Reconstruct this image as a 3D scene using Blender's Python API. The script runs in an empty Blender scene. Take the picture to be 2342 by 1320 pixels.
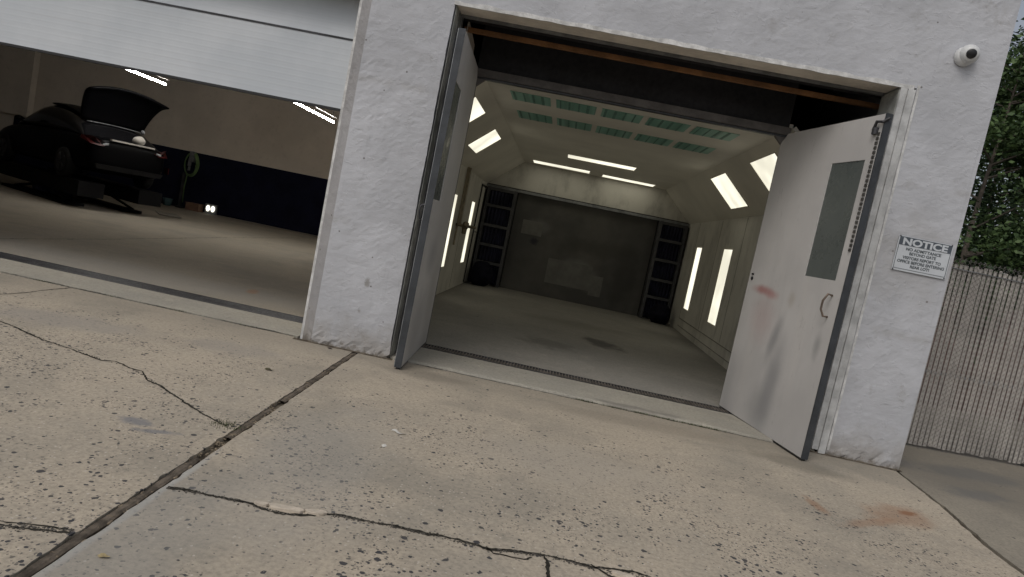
import bpy, bmesh, math, random
from mathutils import Vector, Matrix, noise
random.seed(7)
R = math.radians
S = bpy.context.scene
COL = S.collection

# ------------------------------------------------------------------ camera, sky, sun, exposure
def make_camera():
    yaw, pitch, roll, f = -.0577, -.0863, -.2021, 1539.69
    cy, sy, cp, sp = math.cos(yaw), math.sin(yaw), math.cos(pitch), math.sin(pitch)
    fw = Vector((sy*cp, cy*cp, sp)); r = Vector((cy, -sy, 0)); d = fw.cross(r)
    cr, sr = math.cos(roll), math.sin(roll)
    rr = cr*r + sr*d; dd = -sr*r + cr*d
    cam = bpy.data.cameras.new('camera'); cam.sensor_width = 36; cam.lens = 36*f/2342
    cam.clip_end = 1000
    o = bpy.data.objects.new('camera', cam); COL.objects.link(o)
    m = Matrix((rr, -dd, -fw)).transposed().to_4x4(); m.translation = Vector((1.494, -6.709, 1.55))
    o.matrix_world = m
    S.camera = o
make_camera()
SUN_EL, SUN_AZ = R(52), R(205)
w = bpy.data.worlds.new("World"); S.world = w; w.use_nodes = True
nt = w.node_tree; bg = nt.nodes['Background']
sky = nt.nodes.new('ShaderNodeTexSky'); sky.sky_type = 'NISHITA'; sky.sun_disc = False
sky.sun_elevation = SUN_EL; sky.sun_rotation = SUN_AZ; sky.air_density = 1.0; sky.dust_density = 4.0; sky.ozone_density = 1.0
hs = nt.nodes.new('ShaderNodeHueSaturation'); hs.inputs['Saturation'].default_value = .42
nt.links.new(sky.outputs[0], hs.inputs['Color']); nt.links.new(hs.outputs[0], bg.inputs[0])
bg.inputs[1].default_value = .105
sl = bpy.data.lights.new('sun', 'SUN'); sl.energy = .55; sl.angle = R(25); sl.color = (1, .95, .88)
so = bpy.data.objects.new('sun', sl); COL.objects.link(so)
sd = Vector((math.sin(SUN_AZ)*math.cos(SUN_EL), math.cos(SUN_AZ)*math.cos(SUN_EL), math.sin(SUN_EL)))
so.rotation_euler = sd.to_track_quat('Z', 'Y').to_euler()
S.view_settings.view_transform = 'Standard'; S.view_settings.look = 'None'
S.view_settings.exposure = 0.0; S.view_settings.gamma = 1

# ------------------------------------------------------------------ material helper
class M:
    def __init__(s, name):
        s.m = bpy.data.materials.new(name); s.m.use_nodes = True
        s.t = s.m.node_tree; s.b = s.t.nodes['Principled BSDF']; s.n = s.t.nodes
        s.co = s.n.new('ShaderNodeTexCoord').outputs['Object']
    def link(s, a, b): s.t.links.new(a, b)
    def val(s, sock, v):
        if isinstance(v, bpy.types.NodeSocket): s.link(v, sock)
        elif isinstance(v, (tuple, list)) and sock.type == 'RGBA': sock.default_value = (*v, 1)[:4]
        else: sock.default_value = v
    def map(s, scale=(1, 1, 1), loc=(0, 0, 0), rot=(0, 0, 0), co=None):
        n = s.n.new('ShaderNodeMapping'); s.link(co or s.co, n.inputs[0])
        n.inputs['Scale'].default_value = scale; n.inputs['Location'].default_value = loc; n.inputs['Rotation'].default_value = rot
        return n.outputs[0]
    def noise(s, scale, detail=4, rough=.55, co=None, dist=0, col=False):
        n = s.n.new('ShaderNodeTexNoise'); s.link(co or s.co, n.inputs['Vector'])
        n.inputs['Scale'].default_value = scale; n.inputs['Detail'].default_value = detail
        n.inputs['Roughness'].default_value = rough; n.inputs['Distortion'].default_value = dist
        return n.outputs['Color' if col else 'Fac']
    def vor(s, scale, co=None, rand=1, feature='F1'):
        n = s.n.new('ShaderNodeTexVoronoi'); s.link(co or s.co, n.inputs['Vector']); n.feature = feature
        n.inputs['Scale'].default_value = scale; n.inputs['Randomness'].default_value = rand
        return n
    def math(s, op, a, b=0, c=0, clamp=False):
        n = s.n.new('ShaderNodeMath'); n.operation = op; n.use_clamp = clamp
        for i, v in enumerate((a, b, c)): s.val(n.inputs[i], v)
        return n.outputs[0]
    def ramp(s, x, a, b, lo=0., hi=1.):
        n = s.n.new('ShaderNodeMapRange'); n.interpolation_type = 'SMOOTHSTEP'
        s.val(n.inputs[0], x); n.inputs[1].default_value = a; n.inputs[2].default_value = b
        n.inputs[3].default_value = lo; n.inputs[4].default_value = hi
        return n.outputs[0]
    def mix(s, f, a, b, mode='MIX'):
        n = s.n.new('ShaderNodeMix'); n.data_type = 'RGBA'; n.blend_type = mode
        s.val(n.inputs[0], f); s.val(n.inputs[6], a); s.val(n.inputs[7], b)
        return n.outputs[2]
    def xyz(s, co=None):
        n = s.n.new('ShaderNodeSeparateXYZ'); s.link(co or s.co, n.inputs[0]); return n.outputs
    def blob(s, c, rx, ry, ang=0, wob=.5, axes='xy', nsc=None):
        """soft-edged patch with wobbling outline centred at c in the plane of two axes"""
        i = {'x': 0, 'y': 1, 'z': 2}; X = s.xyz(); a, b = X[i[axes[0]]], X[i[axes[1]]]
        a = s.math('SUBTRACT', a, c[0]); b = s.math('SUBTRACT', b, c[1])
        ca, sa = math.cos(ang), math.sin(ang)
        u = s.math('ADD', s.math('MULTIPLY', a, ca), s.math('MULTIPLY', b, sa))
        v = s.math('ADD', s.math('MULTIPLY', a, -sa), s.math('MULTIPLY', b, ca))
        u = s.math('DIVIDE', u, rx); v = s.math('DIVIDE', v, ry)
        r = s.math('SQRT', s.math('ADD', s.math('MULTIPLY', u, u), s.math('MULTIPLY', v, v)))
        nz = s.noise(nsc or 2.2/max(rx, ry), 3)
        r = s.math('ADD', r, s.math('MULTIPLY', s.math('SUBTRACT', nz, .5), wob*2))
        return s.ramp(r, .1 if wob < .2 else .35, 1.1, 1, 0)
    def bump(s, h, strength=.3, dist=.01, prev=None):
        n = s.n.new('ShaderNodeBump'); s.val(n.inputs['Height'], h); n.inputs['Strength'].default_value = strength
        n.inputs['Distance'].default_value = dist
        if prev: s.link(prev, n.inputs['Normal'])
        return n.outputs[0]
    def out(s, color=None, rough=None, normal=None, metal=None, spec=None):
        if color is not None: s.val(s.b.inputs['Base Color'], color)
        if rough is not None: s.val(s.b.inputs['Roughness'], rough)
        if metal is not None: s.val(s.b.inputs['Metallic'], metal)
        if spec is not None: s.val(s.b.inputs['Specular IOR Level'], spec)
        if normal is not None: s.link(normal, s.b.inputs['Normal'])
        return s.m

def worn(name, col, var=.25, scale=3, rough=.6, bump=.1, bscale=40, metal=0, dark=None, spec=.5):
    m = M(name)
    n = m.noise(scale, 5, .6); n2 = m.noise(scale*9, 3)
    f = m.ramp(n, .3, .72)
    c = m.mix(f, tuple(x*(1-var) for x in col), tuple(min(1, x*(1+var*.5)) for x in col))
    c = m.mix(m.ramp(n2, .55, .8, 0, .35), c, dark or tuple(x*.6 for x in col))
    h = m.noise(bscale, 3)
    return m.out(c, m.ramp(n2, .2, .8, max(.02, rough-.1), min(1, rough+.12)), m.bump(h, bump, .01), metal, spec)

def plain_emit(name, col, strength):
    m = M(name); m.out((.8, .8, .78), .5)
    m.b.inputs['Emission Color'].default_value = (*col, 1); m.b.inputs['Emission Strength'].default_value = strength
    return m.m

# ---- concrete
def concrete(name, warm, pit_y, pits=1.0, stains_shade=(), gray=(.295, .275, .232), warmc=(.47, .405, .315), small=.5, edge=None):
    m = M(name); X = m.xyz()
    big = m.noise(.55, 5, .6); mid = m.noise(2.6, 5, .65); fine = m.noise(38, 4, .7); grit = m.noise(150, 2, .6)
    f = m.ramp(m.math('ADD', m.math('MULTIPLY', big, .7), m.math('MULTIPLY', mid, .3)), .5-.28*warm-.12, .70-.15*warm)
    c = m.mix(f, gray, warmc)
    streak = m.noise(1.3, 5, .7, co=m.map((.55, 2.2, 1), rot=(0, 0, .5)))
    c = m.mix(m.ramp(streak, .52, .78, 0, .38), c, tuple(x*.68 for x in gray))
    c = m.mix(m.ramp(mid, .54, .74, 0, .5), c, tuple(min(1, x*1.25) for x in warmc))
    c = m.mix(m.ramp(fine, .32, .62, .42, 0), c, tuple(x*.5 for x in gray))
    c = m.mix(m.math('MULTIPLY', m.ramp(m.noise(.8, 5, .65, co=m.map(loc=(7, 2, 0))), .46, .66), .42), c, tuple(x*.72 for x in gray))
    c = m.mix(m.math('MULTIPLY', m.ramp(m.math('ADD', X[1], m.math('MULTIPLY', m.math('SUBTRACT', mid, .5), .9)), -1.0, -.05), .42 if edge is None else 0), c, tuple(x*.68 for x in gray))  # darker towards the wall: dirt and sky occlusion put into the colour
    c = m.mix(m.math('MULTIPLY', m.ramp(m.noise(5.5, 5, .75, co=m.map(loc=(1, 8, 0))), .54, .70), .35), c, tuple(x*.66 for x in gray))
    c = m.mix(m.ramp(grit, .55, .8, 0, .3), c, (.45, .41, .36))
    # exposed aggregate: dark stones in wandering clusters, denser where the skin has worn off
    dco = m.mix(.035, m.co, m.noise(14, 2, col=True), 'ADD'); dco = m.mix(.014, dco, m.noise(60, 2, col=True), 'ADD')
    cl = m.ramp(m.noise(1.3, 5, .75), .44, .62)
    worn_y = m.ramp(X[1], pit_y, pit_y+1.6, 1, .06)
    dens = m.math('MULTIPLY', m.math('ADD', m.math('MULTIPLY', cl, .88), .12), worn_y)
    tot = None
    for sc, amp, o in ((17, .33, 0), (31, .40, 3.7), (60, .44, 9.1)):
        v = m.vor(sc, co=m.map((1, 1, 1), (o, o*.7, 0), co=dco))
        cr = m.xyz(v.outputs['Color'])
        keep = m.math('LESS_THAN', cr[0], m.math('MULTIPLY', dens, (.34, .62, .8)[(17, 31, 60).index(sc)]*pits))
        rad = m.math('MULTIPLY', m.math('ADD', m.math('MULTIPLY', cr[1], .75), .25), amp)
        inside = m.math('LESS_THAN', v.outputs['Distance'], rad)
        s_ = m.math('MULTIPLY', m.math('MULTIPLY', keep, inside), m.math('ADD', (.85, .8, .55)[(17, 31, 60).index(sc)], m.math('MULTIPLY', cr[2], .3)))
        tot = s_ if tot is None else m.math('MAXIMUM', tot, s_)
    c = m.mix(tot, c, m.mix(m.noise(33, 1), (.035, .036, .042), (.085, .08, .078)))
    # pale flecks
    v = m.vor(44, co=m.map((1, 1, 1), (5, 2, 0))); cr = m.xyz(v.outputs['Color'])
    k = m.math('MULTIPLY', m.math('LESS_THAN', cr[0], .14), m.math('LESS_THAN', v.outputs['Distance'], .25))
    c = m.mix(m.math('MULTIPLY', k, m.math('MULTIPLY', worn_y, .7)), c, (.55, .5, .43))
    for st in stains_shade:
        c = m.mix(m.math('MULTIPLY', m.blob(*st[0]), st[2]), c, st[1])
    h = m.math('SUBTRACT', m.math('ADD', m.math('MULTIPLY', fine, .4), m.math('MULTIPLY', grit, .25)), m.math('MULTIPLY', tot, .55))
    n = m.bump(h, .5, .006)
    n = m.bump(mid, .35, .03, n)
    return m.out(c, m.ramp(mid, .3, .7, .82, .95), n, spec=.3)

rust = (.27, .13, .06)
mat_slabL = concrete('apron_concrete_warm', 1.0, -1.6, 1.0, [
    (((-.74, -2.98), .13, .07, -.2, .5), (.17, .175, .19), .75), (((-.57, -3.06), .17, .04, .3, .6), (.17, .175, .19), .7),
    (((-2.6, -1.2), .7, .35, .2, .6), (.28, .26, .235), .5), (((-1.2, -.9), .5, .3, .1, .6), (.26, .245, .22), .45)])
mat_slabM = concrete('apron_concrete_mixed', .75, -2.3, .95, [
    (((4.57, -1.38), .12, .06, .5, .6), (.20, .075, .03), .75), (((4.45, -1.5), .45, .24, .7, .5), rust, .42),
    (((4.1, -1.8), .42, .07, .62, .6), rust, .4), (((3.74, -1.68), .06, .2, .15, .7), rust, .5),
    (((.35, -2.9), .5, 1.3, .1, .6), (.30, .288, .262), .4), (((-.12, -3.9), .035, 1.0, .045, .5), (.43, .43, .41), .6), (((.0, -4.2), .35, .9, .05, .6), (.28, .275, .255), .4),
    (((.5, -.35), .55, .22, 0, .5), (.17, .15, .12), .5), (((4.0, -.62), .55, .24, -.2, .5), (.16, .145, .115), .55),  # dirt and the soft shadow under both doors, put into the colour
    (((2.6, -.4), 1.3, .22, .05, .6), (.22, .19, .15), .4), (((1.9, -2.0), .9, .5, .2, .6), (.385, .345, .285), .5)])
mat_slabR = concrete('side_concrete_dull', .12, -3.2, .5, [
    (((6.2, .55), .9, .3, .25, .7), (.12, .12, .115), .6), (((5.75, -.3), .45, .2, .3, .7), (.13, .13, .125), .6),
    (((6.6, -.6), .5, .16, .2, .7), (.14, .14, .13), .5), (((5.4, .55), .2, .4, 0, .5), (.16, .15, .14), .6)], gray=(.235, .213, .175), warmc=(.32, .285, .225))
mat_sill = concrete('sill_concrete', .1, -9, .2, [
    (((2.6, .1), .5, .1, 0, .7), (.13, .12, .11), .5)], gray=(.33, .315, .275), warmc=(.40, .375, .31), edge=1)
mat_gfloor = concrete('garage_floor_concrete', .8, -30, .1, [
    (((-4, 1.8), 3.5, .9, 0, .6), (.25, .24, .22), .5), (((-2.5, 2.2), .1, .25, .3, .7), (.3, .14, .06), .5)], gray=(.22, .205, .18), warmc=(.285, .255, .205), edge=1)
mat_bfloor = concrete('booth_floor_paint', .3, -30, .1, [
    (((2.5, 4.3), .35, .6, .3, .7), (.045, .042, .04), .75), (((1.6, 3.1), .5, .5, .2, .7), (.09, .085, .075), .5),
    (((2.1, 6.2), 1.4, .6, .1, .7), (.15, .14, .12), .4)], gray=(.235, .228, .21), warmc=(.28, .265, .235), edge=1)

def dirt_mat():
    m = M('joint_dirt')
    a = m.noise(9, 5, .7, co=m.map((1, .25, 1))); b = m.noise(60, 4, .7)
    c = m.mix(m.ramp(a, .35, .65), (.07, .055, .04), (.17, .145, .11))
    c = m.mix(m.ramp(b, .5, .75, 0, .7), c, (.035, .03, .022))
    return m.out(c, .95, m.bump(b, .8, .01), spec=.2)
mat_dirt = dirt_mat()
mat_crack = worn('crack_soil', (.04, .037, .03), .5, 20, .95, .5, 90, spec=.1)  # dark soil filling the cracks
mat_wood = worn('old_joint_wood', (.135, .112, .088), .6, 9, .9, .6, 70, spec=.2)

# ---- stucco
def stucco(name, base, dirt=.5, lo_dirt=True, streaky=True):
    m = M(name); X = m.xyz()
    big = m.noise(.9, 5, .6); mid = m.noise(4.5, 6, .65); fine = m.noise(55, 4, .7)
    trow = m.noise(6, 4, .6, co=m.map((.7, 1, 1.7)))
    c = m.mix(m.ramp(big, .35, .68), tuple(x*.82 for x in base), base)
    c = m.mix(m.ramp(trow, .50, .82, 0, dirt*.5), c, tuple(x*.68 for x in base))
    c = m.mix(m.ramp(mid, .58, .78, 0, .4), c, tuple(min(1, x*1.12) for x in base))
    spots = m.noise(2.3, 6, .75, co=m.map(loc=(3, 1, 7)))
    c = m.mix(m.ramp(spots, .57, .72, 0, dirt), c, (.30, .29, .28))
    c = m.mix(m.ramp(m.noise(1.5, 5, .7, co=m.map(loc=(9, 3, 2))), .50, .70, 0, .45), c, tuple(x*.74 for x in base))
    pit = m.vor(26); pr = m.xyz(pit.outputs['Color'])
    pk = m.math('MULTIPLY', m.math('LESS_THAN', pr[0], .004), m.math('LESS_THAN', pit.outputs['Distance'], .28))
    c = m.mix(m.math('MULTIPLY', pk, .8), c, (.12, .11, .10))
    if lo_dirt:
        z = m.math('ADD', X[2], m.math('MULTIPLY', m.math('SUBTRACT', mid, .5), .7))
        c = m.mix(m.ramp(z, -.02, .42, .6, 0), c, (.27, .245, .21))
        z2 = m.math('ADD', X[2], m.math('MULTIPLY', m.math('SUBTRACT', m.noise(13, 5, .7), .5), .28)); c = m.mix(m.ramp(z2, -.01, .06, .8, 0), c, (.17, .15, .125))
        drip = m.noise(5, 4, .6, co=m.map((2.2, 1, .16), (3, 0, 0))); c = m.mix(m.ramp(drip, .58, .74, 0, .30), c, tuple(x*.62 for x in base))
        # course at mid height where mortar shows through
        for zc in (2.72, 1.3):
            zz = m.math('ABSOLUTE', m.math('SUBTRACT', m.math('ADD', X[2], m.math('MULTIPLY', m.math('SUBTRACT', mid, .5), .18)), zc))
            c = m.mix(m.math('MULTIPLY', m.ramp(zz, .0, .06, 1, 0), m.ramp(m.noise(2.2, 3), .42, .6, 0, .4)), c, (.33, .32, .31))
        for st in [((( -.35, .72), .035, .06, 0, .7, 'xz'), (.22, .21, .19), .7), (((-.38, .42), .02, .02, 0, .7, 'xz'), (.2, .19, .17), .6),
                   (((4.75, 2.0), .6, .5, 0, .7, 'xz'), (.36, .35, .34), .4)]:
            c = m.mix(m.math('MULTIPLY', m.blob(*st[0]), st[2]), c, st[1])
    h = m.math('ADD', m.math('MULTIPLY', fine, .35), m.math('MULTIPLY', mid, .65))
    n = m.bump(h, .38, .010); n = m.bump(m.ramp(trow, .38, .66), .18, .012, n); n = m.bump(m.ramp(m.noise(11, 3, .6, dist=.8), .60, .66), .35, .006, n)
    return m.out(c, .88, n, spec=.25)
mat_wall = stucco('painted_block_wall', (.51, .52, .55), .5)
mat_band = stucco('bare_mortar_band', (.36, .355, .36), .7)
mat_dark = worn('dark_interior_paint', (.028, .027, .03), .4, 1.5, .9, .2, spec=.2)
mat_white = worn('worn_white_frame_paint', (.50, .505, .50), .3, 6, .55, .35, 30, dark=(.22, .215, .2))
mat_trim = worn('chipped_trim_paint', (.62, .62, .61), .3, 9, .7, .6, 25, dark=(.25, .24, .22))
mat_grayedge = worn('scuffed_grey_steel', (.13, .135, .145), .4, 5, .45, .2, 40, metal=.3)
mat_metal = worn('galvanised_steel', (.26, .27, .28), .35, 6, .45, .25, 40, metal=.5)
mat_dkmetal = worn('dark_steel', (.055, .055, .06), .4, 6, .5, .25, 40, metal=.5)
mat_hdr = worn('header_brown_grey', (.13, .12, .115), .35, 5, .65, .2, 30)
mat_orange = worn('rust_orange_beam', (.26, .125, .05), .4, 4, .75, .4, 30)
mat_beige = worn('garage_beige_wall', (.57, .515, .445), .12, .8, .85, .15, 20)
mat_wains = worn('navy_wainscot', (.008, .009, .022), .3, 1.5, .9, .1, 20, spec=.1)
mat_blackp = worn('glossy_black_plastic', (.012, .012, .013), .3, 4, .35, .05)

def garage_door_mat():
    m = M('garage_door_white'); X = m.xyz()
    n = m.noise(1.2, 4); s_ = m.noise(2, 4, co=m.map((.25, 1, 14)))
    c = m.mix(m.ramp(n, .3, .7), (.48, .515, .55), (.56, .59, .62))
    c = m.mix(m.ramp(s_, .5, .8, 0, .25), c, (.45, .46, .47))
    wv = m.math('SINE', m.math('MULTIPLY', X[2], 2*math.pi/.062))
    return m.out(c, .5, m.bump(m.math('ADD', m.math('ADD', m.ramp(wv, .2, 1.0), m.math('MULTIPLY', m.noise(30, 2), .4)), m.math('MULTIPLY', m.noise(1.6, 3), 9)), .10, .004), spec=.4)
mat_gdoor = garage_door_mat()

def booth_paint(name='booth_cream_enamel', base=(.62, .60, .545), overs=True):
    m = M(name)
    n = m.noise(.9, 4); g = m.noise(2.4, 5, .7, co=m.map((1, 1, .5)))
    c = m.mix(m.ramp(n, .3, .7), tuple(x*.85 for x in base), base)
    if overs: c = m.mix(m.ramp(g, .46, .74, 0, .6), c, tuple(x*.42 for x in base))
    return m.out(c, .5, m.bump(m.noise(25, 3), .06, .01), spec=.4)
mat_booth = booth_paint()
mat_boothceil = booth_paint('booth_ceiling_enamel', (.80, .765, .68), False)

def door_mat(name, side):
    m = M(name); X = m.xyz()
    n = m.noise(1.1, 4); g = m.noise(3.0, 5, .7, co=m.map((1, 1, .25)))
    base = (.58, .565, .55)
    c = m.mix(m.ramp(n, .3, .7), tuple(x*.86 for x in base), base)
    c = m.mix(m.ramp(g, .48, .9, 0, .4), c, (.36, .35, .345))
    c = m.mix(m.ramp(m.noise(1.6, 4, co=m.map((1, 1, .12), (4, 2, 1))), .56, .72, 0, .3), c, (.62, .59, .55))
    c = m.mix(m.ramp(m.math('ADD', X[2], m.math('MULTIPLY', n, .8)), .3, 1.5, .35, 0), c, (.33, .32, .315))
    scf = m.noise(9, 4, .8, co=m.map((1, 1.6, .5), (2, 0, 5))); c = m.mix(m.ramp(scf, .62, .70, 0, .35), c, (.28, .27, .265))
    if side == 'R':   # spray marks, in metres along the leaf (y: hinge 1.2 to free edge -.5)
        for (cy_, cz), ry, rz, ang, col, s_ in [((.86, 1.45), .17, .05, .0, (.36, .10, .09), .7), ((.66, 1.42), .12, .05, .0, (.40, .14, .13), .55),
             ((.74, 1.15), .22, .26, 0, (.45, .30, .29), .35), ((.42, .98), .07, .26, .25, (.20, .20, .21), .6), ((.3, .5), .12, .5, .1, (.22, .22, .23), .6),
             ((.42, .2), .2, .25, 0, (.24, .24, .24), .45), ((-.30, 1.05), .05, .12, 0, (.2, .2, .2), .5), ((.28, 1.42), .06, .08, 0, (.35, .3, .24), .4), ((1.12, .3), .1, .4, 0, (.3, .3, .3), .3)]:
            c = m.mix(m.math('MULTIPLY', m.blob((cy_, cz), ry*1.5, rz*1.35, ang, .19, 'yz'), s_), c, col)
    else:
        for (cy_, cz), ry, rz, ang, col, s_ in [((.3, 1.1), .25, .2, 0, (.25, .25, .26), .5), ((.1, .4), .35, .35, 0, (.24, .24, .25), .45), ((.8, .6), .3, .5, 0, (.28, .27, .26), .4)]:
            c = m.mix(m.math('MULTIPLY', m.blob((cy_, cz), ry*1.5, rz*1.35, ang, .19, 'yz'), s_), c, col)
    return m.out(c, .48, m.bump(m.noise(18, 3), .07, .01), spec=.4)
mat_dooredge = worn('dark_door_edge', (.05, .055, .062), .3, 5, .5, .15, 40, metal=.2)
mat_doorR = door_mat('door_leaf_sprayed', 'R'); mat_doorL = door_mat('door_leaf_plain', 'L')

def glass_mat():
    m = M('overspray_dusty_window'); n = m.noise(5, 5, .7); n2 = m.noise(1.2, 3)
    c = m.mix(m.ramp(n2, .2, .8), (.075, .088, .085), (.115, .13, .125))
    c = m.mix(m.ramp(n, .62, .8, 0, .4), c, (.05, .056, .056))
    return m.out(c, m.ramp(n, .3, .7, .18, .45), spec=.6)
mat_win = glass_mat()

def lens_mat():
    m = M('lit_light_lens'); X = m.xyz(); m.out((.75, .75, .7), .35)
    n = m.noise(1.4, 2)
    m.b.inputs['Emission Color'].default_value = (1, .955, .78, 1)
    m.link(m.ramp(n, .3, .7, .82, 1.25), m.b.inputs['Emission Strength'])
    return m.m
mat_lens = lens_mat()
mat_tube = plain_emit('fluorescent_tube', (1, .97, .92), 125.0)

mat_worklamp = plain_emit('work_lamp_face', (1, .95, .8), 2.0)
def filter_mat():
    m = M('green_filter_pane'); n = m.noise(3, 3); X = m.xyz()
    v = m.noise(5.5, 2, .4, co=m.map((1, .04, .04)))
    c = m.mix(m.ramp(v, .42, .58), (.19, .42, .34), (.29, .54, .45))
    c = m.mix(m.ramp(m.noise(7.1, 1, co=m.map((1, .03, .03), (4, 0, 0))), .62, .68, 0, .5), c, (.13, .27, .22))
    return m.out(c, .4, spec=.5)
mat_filter = filter_mat()

def exhaust_mat():
    m = M('exhaust_wall_grimy')
    n = m.noise(.7, 4, .6); f = m.noise(60, 3)
    c = m.mix(m.ramp(n, .35, .7), (.085, .083, .08), (.13, .125, .115))
    for a in [(((2.0, .75), .62, .42, 0, .2, 'xz'), (.25, .255, .24), .8), (((2.5, .5), .3, .25, 0, .1, 'xz'), (.2, .205, .195), .6),
              (((.85, 1.75), .38, .22, 0, .3, 'xz'), (.17, .17, .165), .7), (((.8, 1.35), .13, .11, 0, .5, 'xz'), (.02, .02, .035), .7),
              (((3.3, .8), .45, 1.0, 0, .5, 'xz'), (.05, .048, .045), .6), (((2.5, 1.5), 1.2, .3, .1, .6, 'xz'), (.06, .057, .052), .5)]:
        c = m.mix(m.math('MULTIPLY', m.blob(*a[0]), a[2]), c, a[1])
    return m.out(c, .9, m.bump(f, .3, .01), spec=.2)
mat_exh = exhaust_mat()

def leaf_mat(name, a, b):
    m = M(name); g = m.n.new('ShaderNodeNewGeometry'); n = m.noise(.8, 2)
    f = m.math('ADD', m.math('MULTIPLY', g.outputs['Random Per Island'], .6), m.math('MULTIPLY', n, .5))
    c = m.mix(m.ramp(f, .2, .85), a, b)
    m.b.inputs['Transmission Weight'].default_value = 0
    return m.out(c, .6, spec=.3)
mat_leafA = leaf_mat('leaves_green', (.024, .05, .015), (.085, .135, .045))
mat_leafB = leaf_mat('leaves_deep_green', (.014, .034, .012), (.045, .08, .025))
mat_bark = worn('tree_bark', (.12, .10, .08), .4, 8, .95, .9, 25)
mat_slat = worn('fence_slat_beige', (.45, .422, .385), .22, 2.5, .6, .1, 30)
mat_wire = worn('fence_wire', (.22, .205, .19), .3, 9, .5, .1, metal=.5)
mat_carpaint = M('car_black_paint').out((.0015, .0015, .002), .4, spec=.06)
mat_carglass = M('car_dark_glass').out((.006, .006, .007), .15, spec=.3)
mat_rubber = worn('tyre_rubber', (.012, .012, .012), .3, 5, .9, .2, spec=.2)
mat_rim = worn('wheel_alloy', (.02, .02, .022), .2, 5, .5, 0, metal=.3)
mat_red = M('tail_lamp_red').out((.035, .003, .003), .45, spec=.2)
mat_ground = worn('ground_leaf_litter_soil', (.09, .075, .055), .5, 1.5, .98, .9, 12, spec=.1)

# ------------------------------------------------------------------ mesh helpers
def link(o, parent=None):
    COL.objects.link(o)
    if parent is not None:
        o.parent = parent; o.matrix_parent_inverse = Matrix.Translation(-parent.location) if parent.type == 'EMPTY' else Matrix.Identity(4)
    return o
def obj(name, bm, mat, parent=None, smooth=False, bevel=0):
    if bevel:
        bmesh.ops.bevel(bm, geom=[e for e in bm.edges if len(e.link_faces) == 2 and e.calc_face_angle() > .6], offset=bevel, segments=2, affect='EDGES', profile=.5)
    bmesh.ops.recalc_face_normals(bm, faces=bm.faces)
    me = bpy.data.meshes.new(name); bm.to_mesh(me); bm.free()
    for p in me.polygons: p.use_smooth = smooth
    for mm in (mat if isinstance(mat, list) else [mat]): me.materials.append(mm)
    o = bpy.data.objects.new(name, me)
    return link(o, parent)
def tag(o, label, cat, group=None, kind=None):
    o['label'] = label; o['category'] = cat
    if group: o['group'] = group
    if kind: o['kind'] = kind
    return o
def thing(name, loc, label, cat, group=None):
    o = bpy.data.objects.new(name, None); o.location = loc; o.empty_display_size = .2; COL.objects.link(o)
    return tag(o, label, cat, group)
def structure(o): o['kind'] = 'structure'; return o
def bx(bm, x0, x1, y0, y1, z0, z1, mtx=None):
    vs = [bm.verts.new(((mtx @ Vector(p)) if mtx else p)) for p in
          ((x0, y0, z0), (x1, y0, z0), (x1, y1, z0), (x0, y1, z0), (x0, y0, z1), (x1, y0, z1), (x1, y1, z1), (x0, y1, z1))]
    for f in ((0, 3, 2, 1), (4, 5, 6, 7), (0, 1, 5, 4), (1, 2, 6, 5), (2, 3, 7, 6), (3, 0, 4, 7)):
        bm.faces.new([vs[i] for i in f])
def box(*a, mtx=None):
    bm = bmesh.new(); bx(bm, *a, mtx=mtx); return bm
def tube(bm, pts, r, seg=8, caps=True):
    pts = [Vector(p) for p in pts]; rings = []
    rs = r if isinstance(r, (list, tuple)) else [r]*len(pts)
    up = None
    for i, p in enumerate(pts):
        d = (pts[min(i+1, len(pts)-1)] - pts[max(i-1, 0)]).normalized()
        a = d.orthogonal().normalized() if up is None else (up - d*up.dot(d)).normalized()
        up = a; b = d.cross(a)
        rings.append([bm.verts.new(p + rs[i]*(a*math.cos(2*math.pi*k/seg) + b*math.sin(2*math.pi*k/seg))) for k in range(seg)])
    for a, b in zip(rings, rings[1:]):
        for k in range(seg): bm.faces.new((a[k], a[(k+1) % seg], b[(k+1) % seg], b[k]))
    if caps: bm.faces.new(rings[0][::-1]); bm.faces.new(rings[-1])
def lathe(bm, prof, c, axis, seg=24):
    """prof = [(radius, along)], around axis through c"""
    axis = Vector(axis).normalized(); a = axis.orthogonal().normalized(); b = axis.cross(a); c = Vector(c); rings = []
    for r, t in prof:
        rings.append([bm.verts.new(c + axis*t + max(r, 1e-4)*(a*math.cos(2*math.pi*k/seg) + b*math.sin(2*math.pi*k/seg))) for k in range(seg)])
    for p, q in zip(rings, rings[1:]):
        for k in range(seg): bm.faces.new((p[k], p[(k+1) % seg], q[(k+1) % seg], q[k]))
    bm.faces.new(rings[0][::-1]); bm.faces.new(rings[-1])
def poly_prism(bm, pts, n):
    """closed polygon pts extruded by vector n"""
    a = [bm.verts.new(p) for p in pts]; b = [bm.verts.new(Vector(p)+Vector(n)) for p in pts]
    bm.faces.new(a); bm.faces.new(b[::-1])
    for i in range(len(a)):
        j = (i+1) % len(a); bm.faces.new((a[i], b[i], b[j], a[j]))
def grid(bm, o, u, v, res):
    o, u, v = Vector(o), Vector(u), Vector(v); nu = max(1, round(u.length/res)); nv = max(1, round(v.length/res))
    g = [[bm.verts.new(o + u*(i/nu) + v*(j/nv)) for i in range(nu+1)] for j in range(nv+1)]
    for j in range(nv):
        for i in range(nu): bm.faces.new((g[j][i], g[j][i+1], g[j+1][i+1], g[j+1][i]))
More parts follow.
